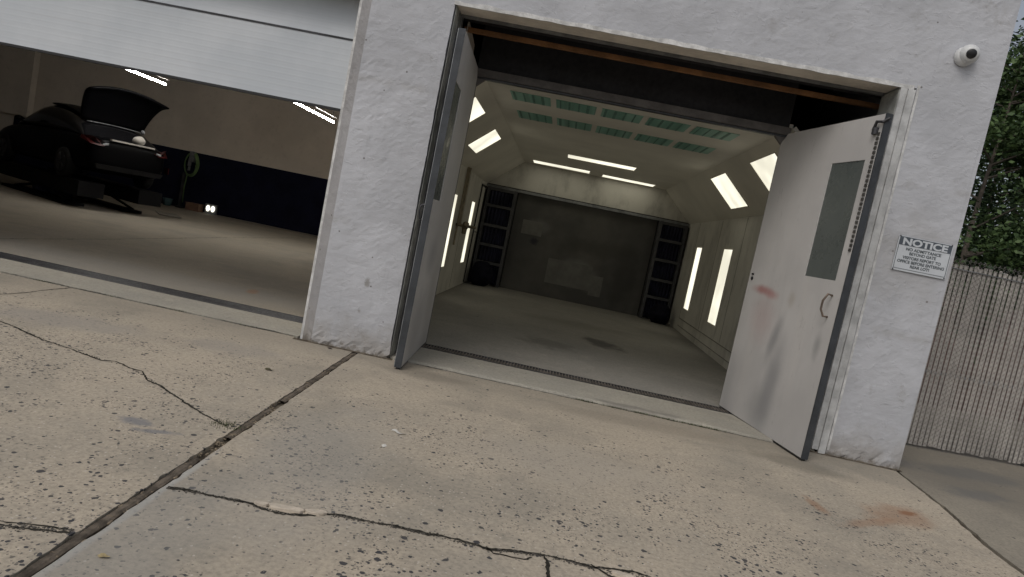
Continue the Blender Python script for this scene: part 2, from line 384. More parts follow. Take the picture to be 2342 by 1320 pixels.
def roughen(bm, amp=.004, base_extra=.012):
    bmesh.ops.remove_doubles(bm, verts=bm.verts, dist=.004)
    for v in bm.verts:
        p = v.co.copy()
        if any(len(e.link_faces) == 1 for e in v.link_edges): continue
        a = amp*(1 + 1.5*max(0, noise.noise(p*.9)))
        d = noise.noise_vector(p*7)*a + noise.noise_vector(p*23)*a*.6 + noise.noise_vector(p*60)*a*.4
        if p.z < .5: d += noise.noise_vector(p*11)*base_extra*(1-p.z/.5)**2
        if p.z < .16: d += (noise.noise_vector(p*19)*.020 + noise.noise_vector(p*45)*.010)*(1-p.z/.16)
        v.co = p + d

# ------------------------------------------------------------------ ground and slabs
HALL_X1 = 5.18; OW = 4.46; OH = 3.6
def sheet(name, pts, z, mat, th=.0):
    bm = bmesh.new(); vs = [bm.verts.new((x, y, z)) for x, y in pts]; bm.faces.new(vs)
    if th:
        lo = [bm.verts.new((x, y, z-th)) for x, y in pts]
        for i in range(len(pts)):
            j = (i+1) % len(pts); bm.faces.new((vs[i], vs[j], lo[j], lo[i]))
    return structure(obj(name, bm, mat))
sheet('ground', [(-150, -150), (150, -150), (150, 150), (-150, 150)], -.05, mat_ground)
def jx(y): return -.33 + (.19/4.3)*(-.2-y) if y < -.2 else -.33     # centre of the main expansion joint
def rag(x0, y0, x1, y1, n, amp, seed):
    out = []
    for i in range(n+1):
        t = i/n; x = x0+(x1-x0)*t; y = y0+(y1-y0)*t
        k = Vector((x*9, y*9, seed)); dx, dy = -(y1-y0), (x1-x0); L = math.hypot(dx, dy)
        q = amp*(noise.noise(k) + .6*noise.noise(k*3.1)) + (amp*1.8 if noise.noise(k*1.3) > .42 else 0)*0.6
        out.append((x+dx/L*q, y+dy/L*q))
    return out
YB = -11
hw = .031
left_edge = rag(jx(YB)-hw, YB, jx(-.2)-hw, -.03, 380, .009, 3)
sheet('concrete_apron_left', [(-30, YB)] + left_edge + [(-1.0, -.02), (-1.02, .075), (-30, .075)], 0, mat_slabL, .05)
right_edge = rag(5.13, -.05, 5.05, -1.0, 90, .006, 8) + rag(5.05, -1.0, 4.93, -1.75, 60, .01, 8)[1:] + rag(4.93, -1.75, 4.55, YB, 200, .012, 8)[1:]
mid_left = rag(jx(-.2)+hw, -.03, jx(YB)+hw, YB, 380, .006, 5)
sheet('concrete_apron_middle', mid_left + [(4.55, YB)] + right_edge[::-1] + [(4.40, -.02), (4.34, .0), (.2, .03), (.0, -.02)], 0, mat_slabM, .05)
sheet('side_pavement', [(x+.035+max(0, -y)*.012, y) for x, y in right_edge] + [(30, YB), (30, 6), (5.2, 6)], -.004, mat_slabR, .04)
sheet('joint_bed', [(-1.2, -.2), (-.6, YB), (.4, YB), (.2, .0), (-.9, .0)], -.03, mat_dirt)
sheet('side_joint_bed', [(4.3, YB), (5.0, YB), (5.25, .02), (5.0, .02)], -.022, mat_dirt)
sheet('threshold_bed', [(-7, .0), (5.2, -.06), (5.2, .35), (-7, .35)], -.028, mat_dirt)
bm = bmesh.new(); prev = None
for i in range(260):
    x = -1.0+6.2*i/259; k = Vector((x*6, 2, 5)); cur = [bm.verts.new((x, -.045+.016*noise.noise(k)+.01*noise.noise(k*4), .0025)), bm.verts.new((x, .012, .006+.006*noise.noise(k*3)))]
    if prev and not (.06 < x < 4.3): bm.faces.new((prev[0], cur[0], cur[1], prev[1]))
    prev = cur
structure(obj('wall_foot_soil_shade', bm, mat_dirt))  # soil with the contact shade at the wall base put into its dark colour
# weathered wood filler strip in the expansion joint
bm = bmesh.new(); prev = None; n = 300
for i in range(n+1):
    y = -.06 + (YB+.06)*i/n; x = jx(y); hh = .019 + .008*noise.noise(Vector((y*6, 1, 2)))
    zc = -.006 + .004*noise.noise(Vector((y*8, 4, 2)))
    cur = [bm.verts.new((x-hh+.004*noise.noise(Vector((y*30, 9, 1))), y, -.03)), bm.verts.new((x-hh, y, zc)), bm.verts.new((x+.3*hh, y, zc+.002)), bm.verts.new((x+hh, y, zc-.004)), bm.verts.new((x+hh, y, -.03))]
    if prev and not (noise.noise(Vector((y*2.1, 3, 3))) > .20):
        for k in range(4): bm.faces.new((prev[k], prev[k+1], cur[k+1], cur[k]))
    prev = cur
structure(obj('expansion_joint_strip', bm, mat_wood))
# debris grains lying in the joint
bm = bmesh.new()
for i in range(300):
    y = random.uniform(-5.2, -.1) if random.random() < .75 else random.uniform(-3.4, -2.2); x = jx(y)+random.gauss(0, .022); s_ = random.uniform(.003, .010)
    m4 = Matrix.Translation((x, y, -.012+s_*.4)) @ Matrix.Rotation(random.random()*6, 4, 'Z') @ Matrix.Rotation(random.uniform(-.5, .5), 4, 'X')
    bx(bm, -s_*1.5, s_*1.5, -s_*.6, s_*.6, -s_*.3, s_*.3, m4)
tag(obj('joint_debris', bm, worn('leaf_crumbs', (.24, .19, .13), .5, 30, .9, .3)), 'crumbs of dry leaf and grit lying in the pavement joint', 'debris', kind='stuff')

def crack(name, pts, wd, seed, mat=mat_crack, z=.003, chip=.0):
    """dark ragged ribbon of filled crack along pts"""
    P = []
    for (x0, y0), (x1, y1) in zip(pts, pts[1:]):
        k = max(2, int(math.hypot(x1-x0, y1-y0)/.012))
        for i in range(k): P.append(Vector((x0+(x1-x0)*i/k, y0+(y1-y0)*i/k, 0)))
    bm = bmesh.new(); prev = None
    for i, p in enumerate(P[:-1]):
        d = (P[i+1]-p).normalized(); nn = Vector((-d.y, d.x, 0))
        q = p + nn*(.014*noise.noise(p*8+Vector((seed, 0, 0))) + .007*noise.noise(p*30+Vector((0, seed, 0))))
        w1 = wd*(.6 + .9*max(-.45, noise.noise(p*5+Vector((0, 0, seed)))) + 1.3*max(0, noise.noise(p*26)) + .5*noise.noise(p*90))
        w2 = wd*(.6 + .9*max(-.45, noise.noise(p*6+Vector((3, 0, seed)))) + 1.3*max(0, noise.noise(p*31+Vector((5, 0, 0)))) + .5*noise.noise(p*80))
        cur = [bm.verts.new(q+nn*w1+Vector((0, 0, z))), bm.verts.new(q-nn*w2+Vector((0, 0, z)))]
        if prev: bm.faces.new((prev[0], prev[1], cur[1], cur[0]))
        prev = cur
    return structure(obj(name, bm, mat))
crack('pavement_crack', [(-5.2, -1.35), (-3.6, -1.5), (-2.79, -1.64), (-2.56, -1.73), (-2.27, -1.86), (-2.01, -1.93), (-1.79, -1.99), (-1.63, -2.04), (-1.56, -1.99), (-1.39, -2.06), (-1.29, -2.08), (-1.17, -2.23), (-1.03, -2.29), (-.84, -2.42), (-.73, -2.50), (-.63, -2.56), (-.5, -2.64), (-.37, -2.72), (-.28, -2.74)], .0085, 1)
crack('pavement_crack', [(-3.5, .06), (-3.52, -.25), (-3.49, -.55), (-3.52, -.84), (-3.6, -1.2), (-3.6, -1.5)], .006, 2)
crack('pavement_crack', [(-.12, -3.67), (-.04, -3.66), (.06, -3.65), (.17, -3.64), (.26, -3.64), (.36, -3.67), (.46, -3.66), (.56, -3.63), (.64, -3.57), (.75, -3.54), (.88, -3.54), (1.02, -3.53), (1.15, -3.53), (1.28, -3.52), (1.39, -3.52), (1.48, -3.53), (1.59, -3.50), (1.73, -3.47), (1.85, -3.46), (1.96, -3.48), (2.07, -3.45), (2.19, -3.43), (2.29, -3.45), (2.6, -3.5), (3.2, -3.4), (4.6, -3.45)], .0135, 3)
crack('pavement_crack', [(.30, -3.645), (.38, -3.63), (.5, -3.60), (.60, -3.575), (.64, -3.57)], .005, 13)
crack('pavement_crack', [(1.44, -3.52), (1.48, -3.565), (1.58, -3.56), (1.64, -3.545), (1.68, -3.50)], .006, 14)
crack('pavement_crack', [(1.50, -3.53), (1.51, -3.565)], .005, 15)
crack('pavement_crack', [(1.96, -3.46), (2.05, -3.52), (2.2, -3.55), (2.29, -3.47)], .007, 16)
crack('pavement_crack', [(-2.4, -4.35), (-.9, -4.33), (-.44, -4.28), (-.37, -4.26), (-.29, -4.24), (-.21, -4.22), (-.18, -4.2)], .010, 4)
crack('pavement_crack', [(-.75, -4.30), (-.5, -4.255), (-.33, -4.225), (-.2, -4.20)], .005, 24)
crack('pavement_crack', [(1.73, -3.46), (1.745, -3.53), (1.755, -3.6), (1.765, -3.8), (1.78, -4.3), (1.9, -5.2)], .010, 5)
crack('sill_gap', [(-6.6, .088), (-5, .088), (-3.5, .086), (-2.2, .083), (-1.0, .08)], .008, 44, z=.009)
crack('sill_gap', [(.28, .028), (1.2, .022), (2.2, .014), (3.1, .008), (3.95, .0)], .009, 45, z=.004)
crack('garage_floor_joint', [(-6.1, 1.2), (-6.06, 4.3), (-6.25, 8.4), (-6.24, 13.6)], .012, 6, z=.006)
bm = bmesh.new(); CP = [(-.12, -3.67), (.17, -3.64), (.46, -3.66), (.64, -3.57), (.88, -3.54), (1.15, -3.53), (1.48, -3.53), (1.73, -3.47), (1.96, -3.48), (2.29, -3.45), (2.6, -3.5)]; CQ = [(-1.2, -4.33), (-.44, -4.28), (-.2, -4.2)]; CR_ = [(-2.79, -1.64), (-2.01, -1.93), (-1.39, -2.06), (-1.03, -2.29), (-.5, -2.64), (-.28, -2.74)]
for C_, N_, sg in ((CP, 900, .010), (CQ, 200, .012), (CR_, 220, .005)):
    for i in range(N_):
        k = random.randrange(len(C_)-1); t = random.random(); x = C_[k][0]+(C_[k+1][0]-C_[k][0])*t; y = C_[k][1]+(C_[k+1][1]-C_[k][1])*t+random.gauss(0, sg); s_ = random.uniform(.0015, .006)
        bmesh.ops.create_icosphere(bm, subdivisions=1, radius=s_, matrix=Matrix.Translation((x, y, s_*.3)) @ Matrix.Rotation(random.random()*6, 4, 'Z') @ Matrix.Diagonal((1.2, 1, .6, 1))) if not (.24 < x < .66 and y > -3.648) else None
tag(obj('crack_crumbs', bm, worn('crack_crumb_stone', (.10, .09, .075), .6, 40, .95, .2)), 'dark crumbs and grit along the pavement cracks', 'grit', kind='stuff')
# loose broken slivers of pale concrete beside the crack
def chunk(x0, y0, L, W_, ang, h=.013):
    bm = bmesh.new(); k = 9; top = []; bot = []
    for i in range(k):
        a = 2*math.pi*i/k; r = 1+random.uniform(-.2, .2)
        sx = L/2*math.copysign(abs(math.cos(a))**.6, math.cos(a))*r; sy = W_/2*math.copysign(abs(math.sin(a))**.6, math.sin(a))*r
        X_ = x0+sx*math.cos(ang)-sy*math.sin(ang); Y_ = y0+sx*math.sin(ang)+sy*math.cos(ang)
        top.append(bm.verts.new((X_, Y_, h+random.uniform(-.002, .002)))); bot.append(bm.verts.new((X_, Y_, -.005)))
    bm.faces.new(top)
    for i in range(k): bm.faces.new((top[i], bot[i], bot[(i+1) % k], top[(i+1) % k]))
    return bm
mat_chip = worn('pale_broken_concrete', (.56, .49, .40), .25, 12, .95, .5, 60, spec=.2)
for i, (x, y, L, W_, a, lb) in enumerate([(.455, -3.615, .165, .05, .14, 'long pale broken concrete sliver lying in the cross crack'), (.592, -3.588, .095, .046, .24, 'short pale concrete piece beside the long sliver in the crack'),
        (.335, -3.628, .07, .032, .05, 'smallest pale concrete chip nearest the wood joint'),
        (2.13, -3.50, .12, .04, -.2, 'pale concrete flake at the right end of the cross crack')]):
    tag(obj('concrete_chunk', chunk(x, y, L, W_, a), mat_chip), lb, 'rubble', 'broken pieces along the pavement crack')
# small litter
bm = bmesh.new(); prev = None
for i in range(15):
    t = i/14; x = .60+.12*t; y = -2.14-.045*t+.012*math.sin(t*9); wd = .013*(.4+math.sin(math.pi*min(1, t+.08)))
    cur = [bm.verts.new((x, y+wd, .006+.004*math.sin(t*7))), bm.verts.new((x, y-wd, .004+.006*t))]
    if prev: bm.faces.new((prev[0], prev[1], cur[1], cur[0]))
    prev = cur
mat_paper = worn('white_paper_scrap', (.62, .60, .55), .1, 8, .8, .1)
tag(obj('paper_scrap', bm, mat_paper), 'thin white curl of paper on the concrete in front of the open doors', 'litter')
bm = bmesh.new()
v = [bm.verts.new(p) for p in ((.59, -2.47, .004), (.64, -2.455, .009), (.655, -2.475, .004), (.63, -2.47, .012), (.638, -2.51, .004), (.618, -2.482, .007))]; bm.faces.new(v[:4]); bm.faces.new((v[3], v[2], v[4], v[5]))
tag(obj('paper_scrap', bm, mat_paper), 'small crumpled white scrap on concrete, nearer than the curl', 'litter')
def leaf(x, y, s_, mat, lb, name='fallen_leaf'):
    bm = bmesh.new(); a = random.random()*6; pts = []
    for k in range(10):
        t = 2*math.pi*k/10; r = s_*(1+.25*math.cos(3*t+1))
        pts.append(bm.verts.new((x+r*math.cos(t+a), y+.6*r*math.sin(t+a), .005+.25*s_*abs(math.sin(t)))))
    c = bm.verts.new((x, y, .004))
    for k in range(10): bm.faces.new((c, pts[k], pts[(k+1) % 10]))
    return tag(obj(name, bm, mat), lb, 'leaf')
leaf(-.66, -1.34, .038, worn('brown_leaf', (.09, .08, .04), .4, 20, .8, .3), 'curled brown leaf on the left slab near the pillar')
leaf(.02, -4.32, .022, worn('yellow_leaf', (.40, .32, .17), .3, 20, .8, .3), 'small yellow leaf at the bottom left of the pavement')
leaf(-.57, -.12, .025, worn('dark_leaf', (.05, .035, .03), .4, 20, .8, .3), 'dark dead leaf against the foot of the left pillar')
# scattered loose stones
bm = bmesh.new()
for i in range(420):
    x = random.uniform(-3, 5); y = random.uniform(-5, -.6); s_ = random.uniform(.002, .0065)
    bmesh.ops.create_icosphere(bm, subdivisions=1, radius=s_, matrix=Matrix.Translation((x, y, s_*.4)) @ Matrix.Diagonal((1.3, .9, .6, 1)))
tag(obj('loose_grit', bm, worn('grit_stone', (.16, .15, .14), .5, 30, .9, .2)), 'loose grit scattered over the concrete apron', 'grit', kind='stuff')
# moss tufts along the sill
bm = bmesh.new()
for i in range(1500):
    if random.random() < .75:
        c = random.choice((2.05, 2.35, 2.62, 2.8, 3.0, 3.2, 3.35)); x = random.gauss(c, .07); y = random.gauss(.015, .012)
    elif random.random() < .5: x = random.gauss(-.30, .05); y = random.gauss(-2.72, .035)
    else: x = random.uniform(-5, -1.2); x = round(x*1.3)/1.3+random.gauss(0, .06); y = random.gauss(.085, .01)
    h = random.uniform(.006, .022); a = random.random()*6.3; wd = .003; tl = random.uniform(-.01, .01)
    b = [bm.verts.new((x-wd*math.cos(a), y-wd*math.sin(a), -.005)), bm.verts.new((x+wd*math.cos(a), y+wd*math.sin(a), -.005)), bm.verts.new((x+tl, y+tl, h))]
    bm.faces.new(b)
tag(obj('moss', bm, worn('moss_green', (.07, .085, .03), .5, 20, .95, .3)), 'green moss tufts growing along sills and joint', 'moss', kind='stuff')

# ------------------------------------------------------------------ building
B = thing('garage_building', (2.0, 0, 0), 'white painted block garage building with two large bays', 'building')
RES = .035; TOP = 6.2; XL = -14
bm = bmesh.new(); P0 = -.82; GL = -6.6; GH = 3.62
grid(bm, (P0, 0, -.03), (-P0, 0, 0), (0, 0, OH+.03), RES)              # left pillar face
grid(bm, (P0, 0, OH), (-P0, 0, 0), (0, 0, TOP-OH), RES)
grid(bm, (0, 0, OH), (OW, 0, 0), (0, 0, TOP-OH), RES)
grid(bm, (OW, 0, -.03), (HALL_X1-OW, 0, 0), (0, 0, OH+.03), RES)
grid(bm, (OW, 0, OH), (HALL_X1-OW, 0, 0), (0, 0, TOP-OH), RES)
grid(bm, (0, 0, -.03), (0, .4, 0), (0, 0, OH+.03), RES)                  # reveals
grid(bm, (OW, 0, -.03), (0, .4, 0), (0, 0, OH+.03), RES)
grid(bm, (0, 0, OH), (OW, 0, 0), (0, .4, 0), RES)
grid(bm, (HALL_X1, 0, -.03), (0, 1.6, 0), (0, 0, TOP+.03), .05)
roughen(bm)
obj('facade_wall', bm, mat_wall, B)
bm = bmesh.new()
grid(bm, (P0, 0, -.03), (-.14, .13, 0), (0, 0, TOP+.03), RES); roughen(bm, .005, .02)
obj('pillar_edge_band', bm, mat_band, B)
bm = bmesh.new(); grid(bm, (-.96, .13, -.03), (-.025, .0, 0), (0, 0, TOP+.03), RES); grid(bm, (-.985, .13, -.03), (0, .27, 0), (0, 0, TOP+.03), .06); roughen(bm, .005, .015)
obj('pillar_corner_bead', bm, mat_trim, B)
bm = bmesh.new()   # plain shell
bx(bm, GL, -.985, .131, .4, GH, TOP); bx(bm, XL, GL, .131, .4, -.03, TOP)      # left bay lintel, left pier
bx(bm, HALL_X1-.3, HALL_X1-.012, 1.58, 17, -.03, TOP); bx(bm, -.8, -.05, .405, .42, -.03, TOP)
bx(bm, XL, HALL_X1-.02, .5, 17, TOP-.15, TOP); bx(bm, XL-10, HALL_X1-.02, 15.7, 17, -.03, TOP-.16)
bx(bm, XL-10.3, XL-10, .4, 17, -.03, TOP); bx(bm, XL-10, XL-.01, .3, .5, -.03, TOP); bx(bm, XL-10, XL-.01, .5, 15.7, TOP-.15, TOP)
obj('shell_wall', bm, mat_wall, B)
obj('parapet_cap', box(XL, HALL_X1+.03, -.05, .5, TOP+.002, TOP+.08), mat_metal, B)
# bay interior of the booth side: black walls and ceiling
bm = bmesh.new()
bx(bm, -.9, -.82, .43, 15.45, .0, 4.75); bx(bm, 4.86, 4.875, .42, 1.57, .0, 4.75); bx(bm, OW+.02, 4.85, .405, .43, 0, 4.4)
bx(bm, -.81, 4.85, .43, 15.4, 4.4, 4.45); bx(bm, -.81, 4.85, 12.4, 12.5, 0, 4.39)
obj('inner_partition', bm, mat_dark, B)
bm = bmesh.new()
bx(bm, -.03, OW+.03, .402, .50, OH-.015, 4.38)
obj('lintel_back', bm, mat_dark, B)
obj('lintel_beam', box(.02, OW-.05, .56, .61, 3.505, 3.55), mat_orange, B, bevel=.004)
obj('soffit_bounce_strip', box(.012, OW-.15, .012, .30, OH-.008, OH-.0045), worn('tan_soffit_bounce', (.72, .66, .58), .2, 3, .8, .2), B)  # tan soffit lightened: light bounced off the ground put into its colour
obj('track_rail', box(.02, OW-.15, .31, .355, OH-.03, OH-.004), mat_metal, B)
# trims around the right bay
bm = bmesh.new()
prof = [(x*.03-.005) for x in range(int(4.46/.03)+1)]
for a, b in zip(prof, prof[1:]):
    z0 = OH-.018+.006*noise.noise(Vector((a*6, 0, 1))); z1 = OH+.022+.016*noise.noise(Vector((a*5, 4, 1)))
    bx(bm, a, b+.0005, -.006, .012, z0, z1)
obj('lintel_edge_trim', bm, mat_trim, B)
f = obj('bay_frame', box(OW-.075, OW-.008, -.016, .02, -.0, OH-.02), mat_white, B, bevel=.004)
bm = bmesh.new(); bx(bm, OW-.14, OW-.082, -.008, .38, .03, OH-.02); bx(bm, OW-.082, OW-.075, .0, .3, .03, OH-.02)
obj('bay_frame', bm, mat_white, B)
obj('bay_frame', box(OW+.004, OW+.026, -.007, .02, .05, OH+.03), mat_trim, B)
bm = bmesh.new(); bx(bm, .004, .022, .2, .26, .02, OH-.01); bx(bm, .004, .03, .33, .40, .02, OH-.01)
obj('jamb_channel', bm, mat_metal, B)
mat_jamb = worn('jamb_grey_green', (.34, .35, .33), .35, 6, .6, .2)
obj('jamb_liner', box(.0045, .012, .262, .328, .02, OH-.01), mat_jamb, B)
obj('jamb_liner', box(.014, .018, .02, .195, .02, OH-.012), mat_jamb, B)
obj('jamb_liner', box(OW-.147, OW-.141, .01, .37, .02, OH-.02), mat_jamb, B)
# sills
bm = bmesh.new()
pts = rag(-6.6, .10, -1.0, .09, 160, .004, 21)
vs = [bm.verts.new((x, y, .006)) for x, y in pts] + [bm.verts.new((-.99, .80, .006)), bm.verts.new((-6.6, .80, .006))]; bm.faces.new(vs)
lo = [bm.verts.new((v.co.x, v.co.y, -.04)) for v in vs]
for i in range(len(vs)): j = (i+1) % len(vs); bm.faces.new((vs[i], vs[j], lo[j], lo[i]))
structure(obj('garage_sill', bm, mat_sill))
bm = bmesh.new()
pts = rag(.01, .045, OW-.1, .02, 200, .008, 31)
rows = []
for x, y in pts:
    k = Vector((x*7, 3, 1)); rr = .012+.008*noise.noise(k)+ .006*noise.noise(k*3)
    rows.append([bm.verts.new(p) for p in ((x, y-.012, -.04), (x, y, .010+.5*rr), (x, y+.03+.01*noise.noise(k*2), .026), (x, .885, .012))])
for a, b in zip(rows, rows[1:]):
    for k in range(3): bm.faces.new((a[k], b[k], b[k+1], a[k+1]))
structure(obj('booth_sill', bm, mat_sill))
# drains
def drain(name, x0, x1, y0, y1, z, bars, label):
    d = thing(name, ((x0+x1)/2, (y0+y1)/2, z), label, 'drain', 'trench drains inside the bay thresholds')
    bm = bmesh.new(); bx(bm, x0, x1, y0, y1, z-.05, z-.03); obj('channel', bm, mat_blackp, d)
    bm = bmesh.new(); bx(bm, x0, x1, y0, y0+.012, z-.03, z+.002); bx(bm, x0, x1, y1-.012, y1, z-.03, z+.002); obj('rim', bm, mat_dkmetal, d)
    bm = bmesh.new()
    if bars == 'long':
        for k in range(7):
            yy = y0+.03+(y1-y0-.085)*k/6; bx(bm, x0, x1, yy, yy+.022, z-.02, z-.001)
        k = x0
        while k < x1: bx(bm, k, k+.012, y0+.0125, y1-.0125, z-.027, z-.0205); k += .25
    else:
        k = x0
        while k < x1: bx(bm, k, k+.014, y0+.0125, y1-.0125, z-.02, z-.001); k += .036
        yy = (y0+y1)/2; bx(bm, x0, x1, yy-.008, yy+.008, z-.015, z+.0)
    obj('grate', bm, mat_dkmetal if bars == 'long' else worn('rusty_grate', (.13, .115, .10), .4, 9, .7, .3, metal=.3), d)
drain('trench_drain', -6.6, -.99, .805, 1.15, .008, 'long', 'long steel bar trench drain across the left garage bay')
drain('trench_drain',   .16, 3.85, .89, 1.13, .016, 'cross', 'brown slotted trench drain in front of the booth floor')
# floors
sheet('garage_floor', [(-24, 1.155), (-.83, 1.155), (-.83, 15.7), (-24, 15.7)], .003, mat_gfloor)
sheet('booth_floor', [(-.8, 1.135), (4.85, 1.135), (4.85, 12.4), (-.8, 12.4)], .010, mat_bfloor)
sheet('booth_floor_edge', [(3.86, .1), (4.45, .1), (4.45, 1.133), (3.86, 1.133)], .008, mat_sill)
sheet('garage_floor_end', [(-24, .3), (-6.62, .3), (-6.62, 1.15), (-24, 1.15)], .004, mat_gfloor)

# garage interior
obj('back_wall', box(-24, -.83, 15.49, 15.68, 0, 5.9), mat_beige, B)
obj('wainscot', box(-17.75, -.84, 15.46, 15.485, .02, 1.94), mat_wains, B)
obj('bulkhead', box(-24, -17.1, 15.2, 15.455, 1.98, 5.9), mat_beige, B)
obj('side_wall', box(-.985, -.905, .42, 15.455, 0, 5.9), mat_beige, B)
obj('garage_ceiling', box(-24, -.99, .42, 15.15, 4.95, 5.0), mat_beige, B)
# sectional door
gd = obj('garage_door', box(GL-.05, -1.0, .405, .445, 2.432, 3.145), mat_gdoor, B)
bm = bmesh.new(); m4 = Matrix.Translation((0, .405, 3.165)) @ Matrix.Rotation(R(-9), 4, 'X'); bx(bm, GL-.05, -1.0, 0, .04, 0, .62, m4)
obj('garage_door_section', bm, mat_gdoor, B)
obj('door_seam', box(GL-.05, -1.0, .398, .44, 3.1455, 3.1645), mat_dkmetal, B)
obj('bottom_seal', box(GL-.05, -1.0, .402, .45, 2.405, 2.4315), mat_blackp, B)

# fluorescent lights in the garage
def fluoro(x, y0, y1, z, label):
    t = thing('fluorescent_light', (x, (y0+y1)/2, z), label, 'ceiling light', 'fluorescent tubes over the left bay')
    bm = bmesh.new(); bx(bm, x+.07, x+.10, y0-.02, y1-.02, z+.10, z+.125); obj('housing', bm, mat_hdr, t)
    bm = bmesh.new(); tube(bm, [(x, y0, z), (x, y1, z)], .021, 10); obj('tube', bm, mat_tube, t, True)
    for y in (y0+.2, y1-.2):
        bm = bmesh.new(); tube(bm, [(x+.04, y, z+.1), (x+.04, y, 4.95)], .008, 6); obj('hanger', bm, mat_dkmetal, t)
fluoro(-8.67, 7.25, 9.27, 3.3, 'left fluorescent tube glowing above the black car')
fluoro(-4.80, 7.3, 10.3, 3.3, 'right fluorescent tube glowing beside the middle pillar')

# ------------------------------------------------------------------ spray booth
BX0, BX1, CL, CR, HWL, HC, Y0, YE = -.67, 4.554, .168, 3.796, 2.57, 3.294, 1.2, 10.673
K = thing('paint_booth', (1.95, 6, 0), 'long cream enamel paint spray booth with lit side panels in the right bay', 'paint booth')
T = .05
obj('left_wall', box(BX0-T, BX0, Y0+.06, YE, .012, HWL), mat_booth, K)
obj('right_wall', box(BX1, BX1+T, Y0+.06, YE, .012, HWL), mat_booth, K)
obj('ceiling', box(CL, CR, Y0+.06, YE, HC, HC+T), mat_boothceil, K)
for (xa, za, xb, zb) in ((BX0, HWL, CL, HC), (BX1, HWL, CR, HC)):
    bm = bmesh.new(); nrm = Vector((-(zb-za), 0, (xb-xa))).normalized()*T
    if nrm.z < 0: nrm = -nrm
    bm_pts = [(xa, Y0+.06, za+.001), (xb, Y0+.06, zb+.001), (xb, YE, zb+.001), (xa, YE, za+.001)]
    poly_prism(bm, bm_pts, nrm); obj('sloped_panel', bm, mat_boothceil, K)
# kick seams on the walls
mat_seam = worn('seam_grey', (.22, .21, .18), .3, 6, .7, .1)  # grey of the panel joints
for b_ in [(BX1-.012, BX1-.001, Y0+.1, YE-1.5, .30, .312), (BX1-.012, BX1-.001, Y0+.1, YE-1.5, .13, .139)] + [(BX1-.004, BX1-.0005, y, y+.012, .32, HWL-.02) for y in (3.4, 5.2, 7.0, 9.2)] + [(BX0+.0005, BX0+.004, y, y+.012, .05, HWL-.02) for y in (3.4, 5.2, 7.6, 9.5)]:
    obj('panel_seam', box(*b_), mat_seam, K)
# back wall: lit upper panel + dark exhaust wall
bm = bmesh.new(); poly_prism(bm, [(BX0, YE, HWL+.02), (BX1, YE, HWL+.02), (CR, YE, HC), (CL, YE, HC)], (0, .04, 0))
obj('back_panel', bm, mat_booth, K)
obj('exhaust_wall', box(.17, 3.78, YE+.02, YE+.05, 0.012, 2.50), mat_exh, K)
obj('back_beam', box(BX0, BX1, YE-.10, YE+.05, 2.50, 2.565), mat_metal, K)
mat_patch = worn('pale_repair_board', (.155, .153, .142), .2, 3, .9, .2)
for b_ in ((1.26, 2.42, .38, 1.02), (2.43, 2.74, .28, .80), (.42, .95, 1.50, 1.86)):
    obj('repair_board', box(b_[0], b_[1], YE+.012, YE+.019, b_[2], b_[3]), mat_patch, K)
for (bx_, by_, r_, h_, lb) in ((-.30, 9.95, .27, .62, 'black rubbish bag slumped at the foot of the left filter tower'), (4.22, 9.9, .25, .5, 'black rubbish bag slumped at the foot of the right filter tower')):
    bm = bmesh.new(); bmesh.ops.create_icosphere(bm, subdivisions=4, radius=1, matrix=Matrix.Translation((bx_, by_, h_*.48)) @ Matrix.Diagonal((r_, r_, h_*.52, 1)))
    for v in bm.verts:
        v.co += noise.noise_vector(v.co*5)*.07+noise.noise_vector(v.co*14)*.02; v.co.z = max(.012, v.co.z)
    tag(obj('rubbish_bag', bm, worn('black_bag_plastic', (.008, .008, .015), .3, 4, .75, .3, spec=.1), None, True), lb, 'bag')
mat_bin = worn('blue_black_filter', (.018, .019, .045), .5, 4, .7, .5, 30)
mat_tower = worn('tower_frame_grey', (.06, .06, .065), .3, 5, .6, .2)
for sx, (xa, xb) in enumerate(((BX0+.06, .15), (3.80, BX1-.05))):
    bm = bmesh.new()
    for x in (xa, xb-.07): bx(bm, x, x+.07, YE-.32, YE+.01, .012, 2.495)
    for z in (.55, 1.0, 1.5, 2.0, 2.42): bx(bm, xa+.071, xb-.071, YE-.315, YE-.25, z, z+.07)
    tw = obj('exhaust_tower', bm, mat_tower, K)
    for z0, z1 in ((.05, .54), (.63, .99), (1.08, 1.49), (1.58, 1.99), (2.08, 2.41)):
        bm = bmesh.new(); n_ = 7; w_ = (xb-xa-.15)/n_
        for k in range(n_):
            x = xa+.075+k*w_; a = [bm.verts.new(p) for p in ((x, YE-.10, z0), (x+w_*.5, YE-.14, z0), (x+w_, YE-.10, z0), (x, YE-.10, z1), (x+w_*.5, YE-.14, z1), (x+w_, YE-.10, z1))]
            bm.faces.new((a[0], a[1], a[4], a[3])); bm.faces.new((a[1], a[2], a[5], a[4]))
        obj('filter', bm, mat_bin, tw)
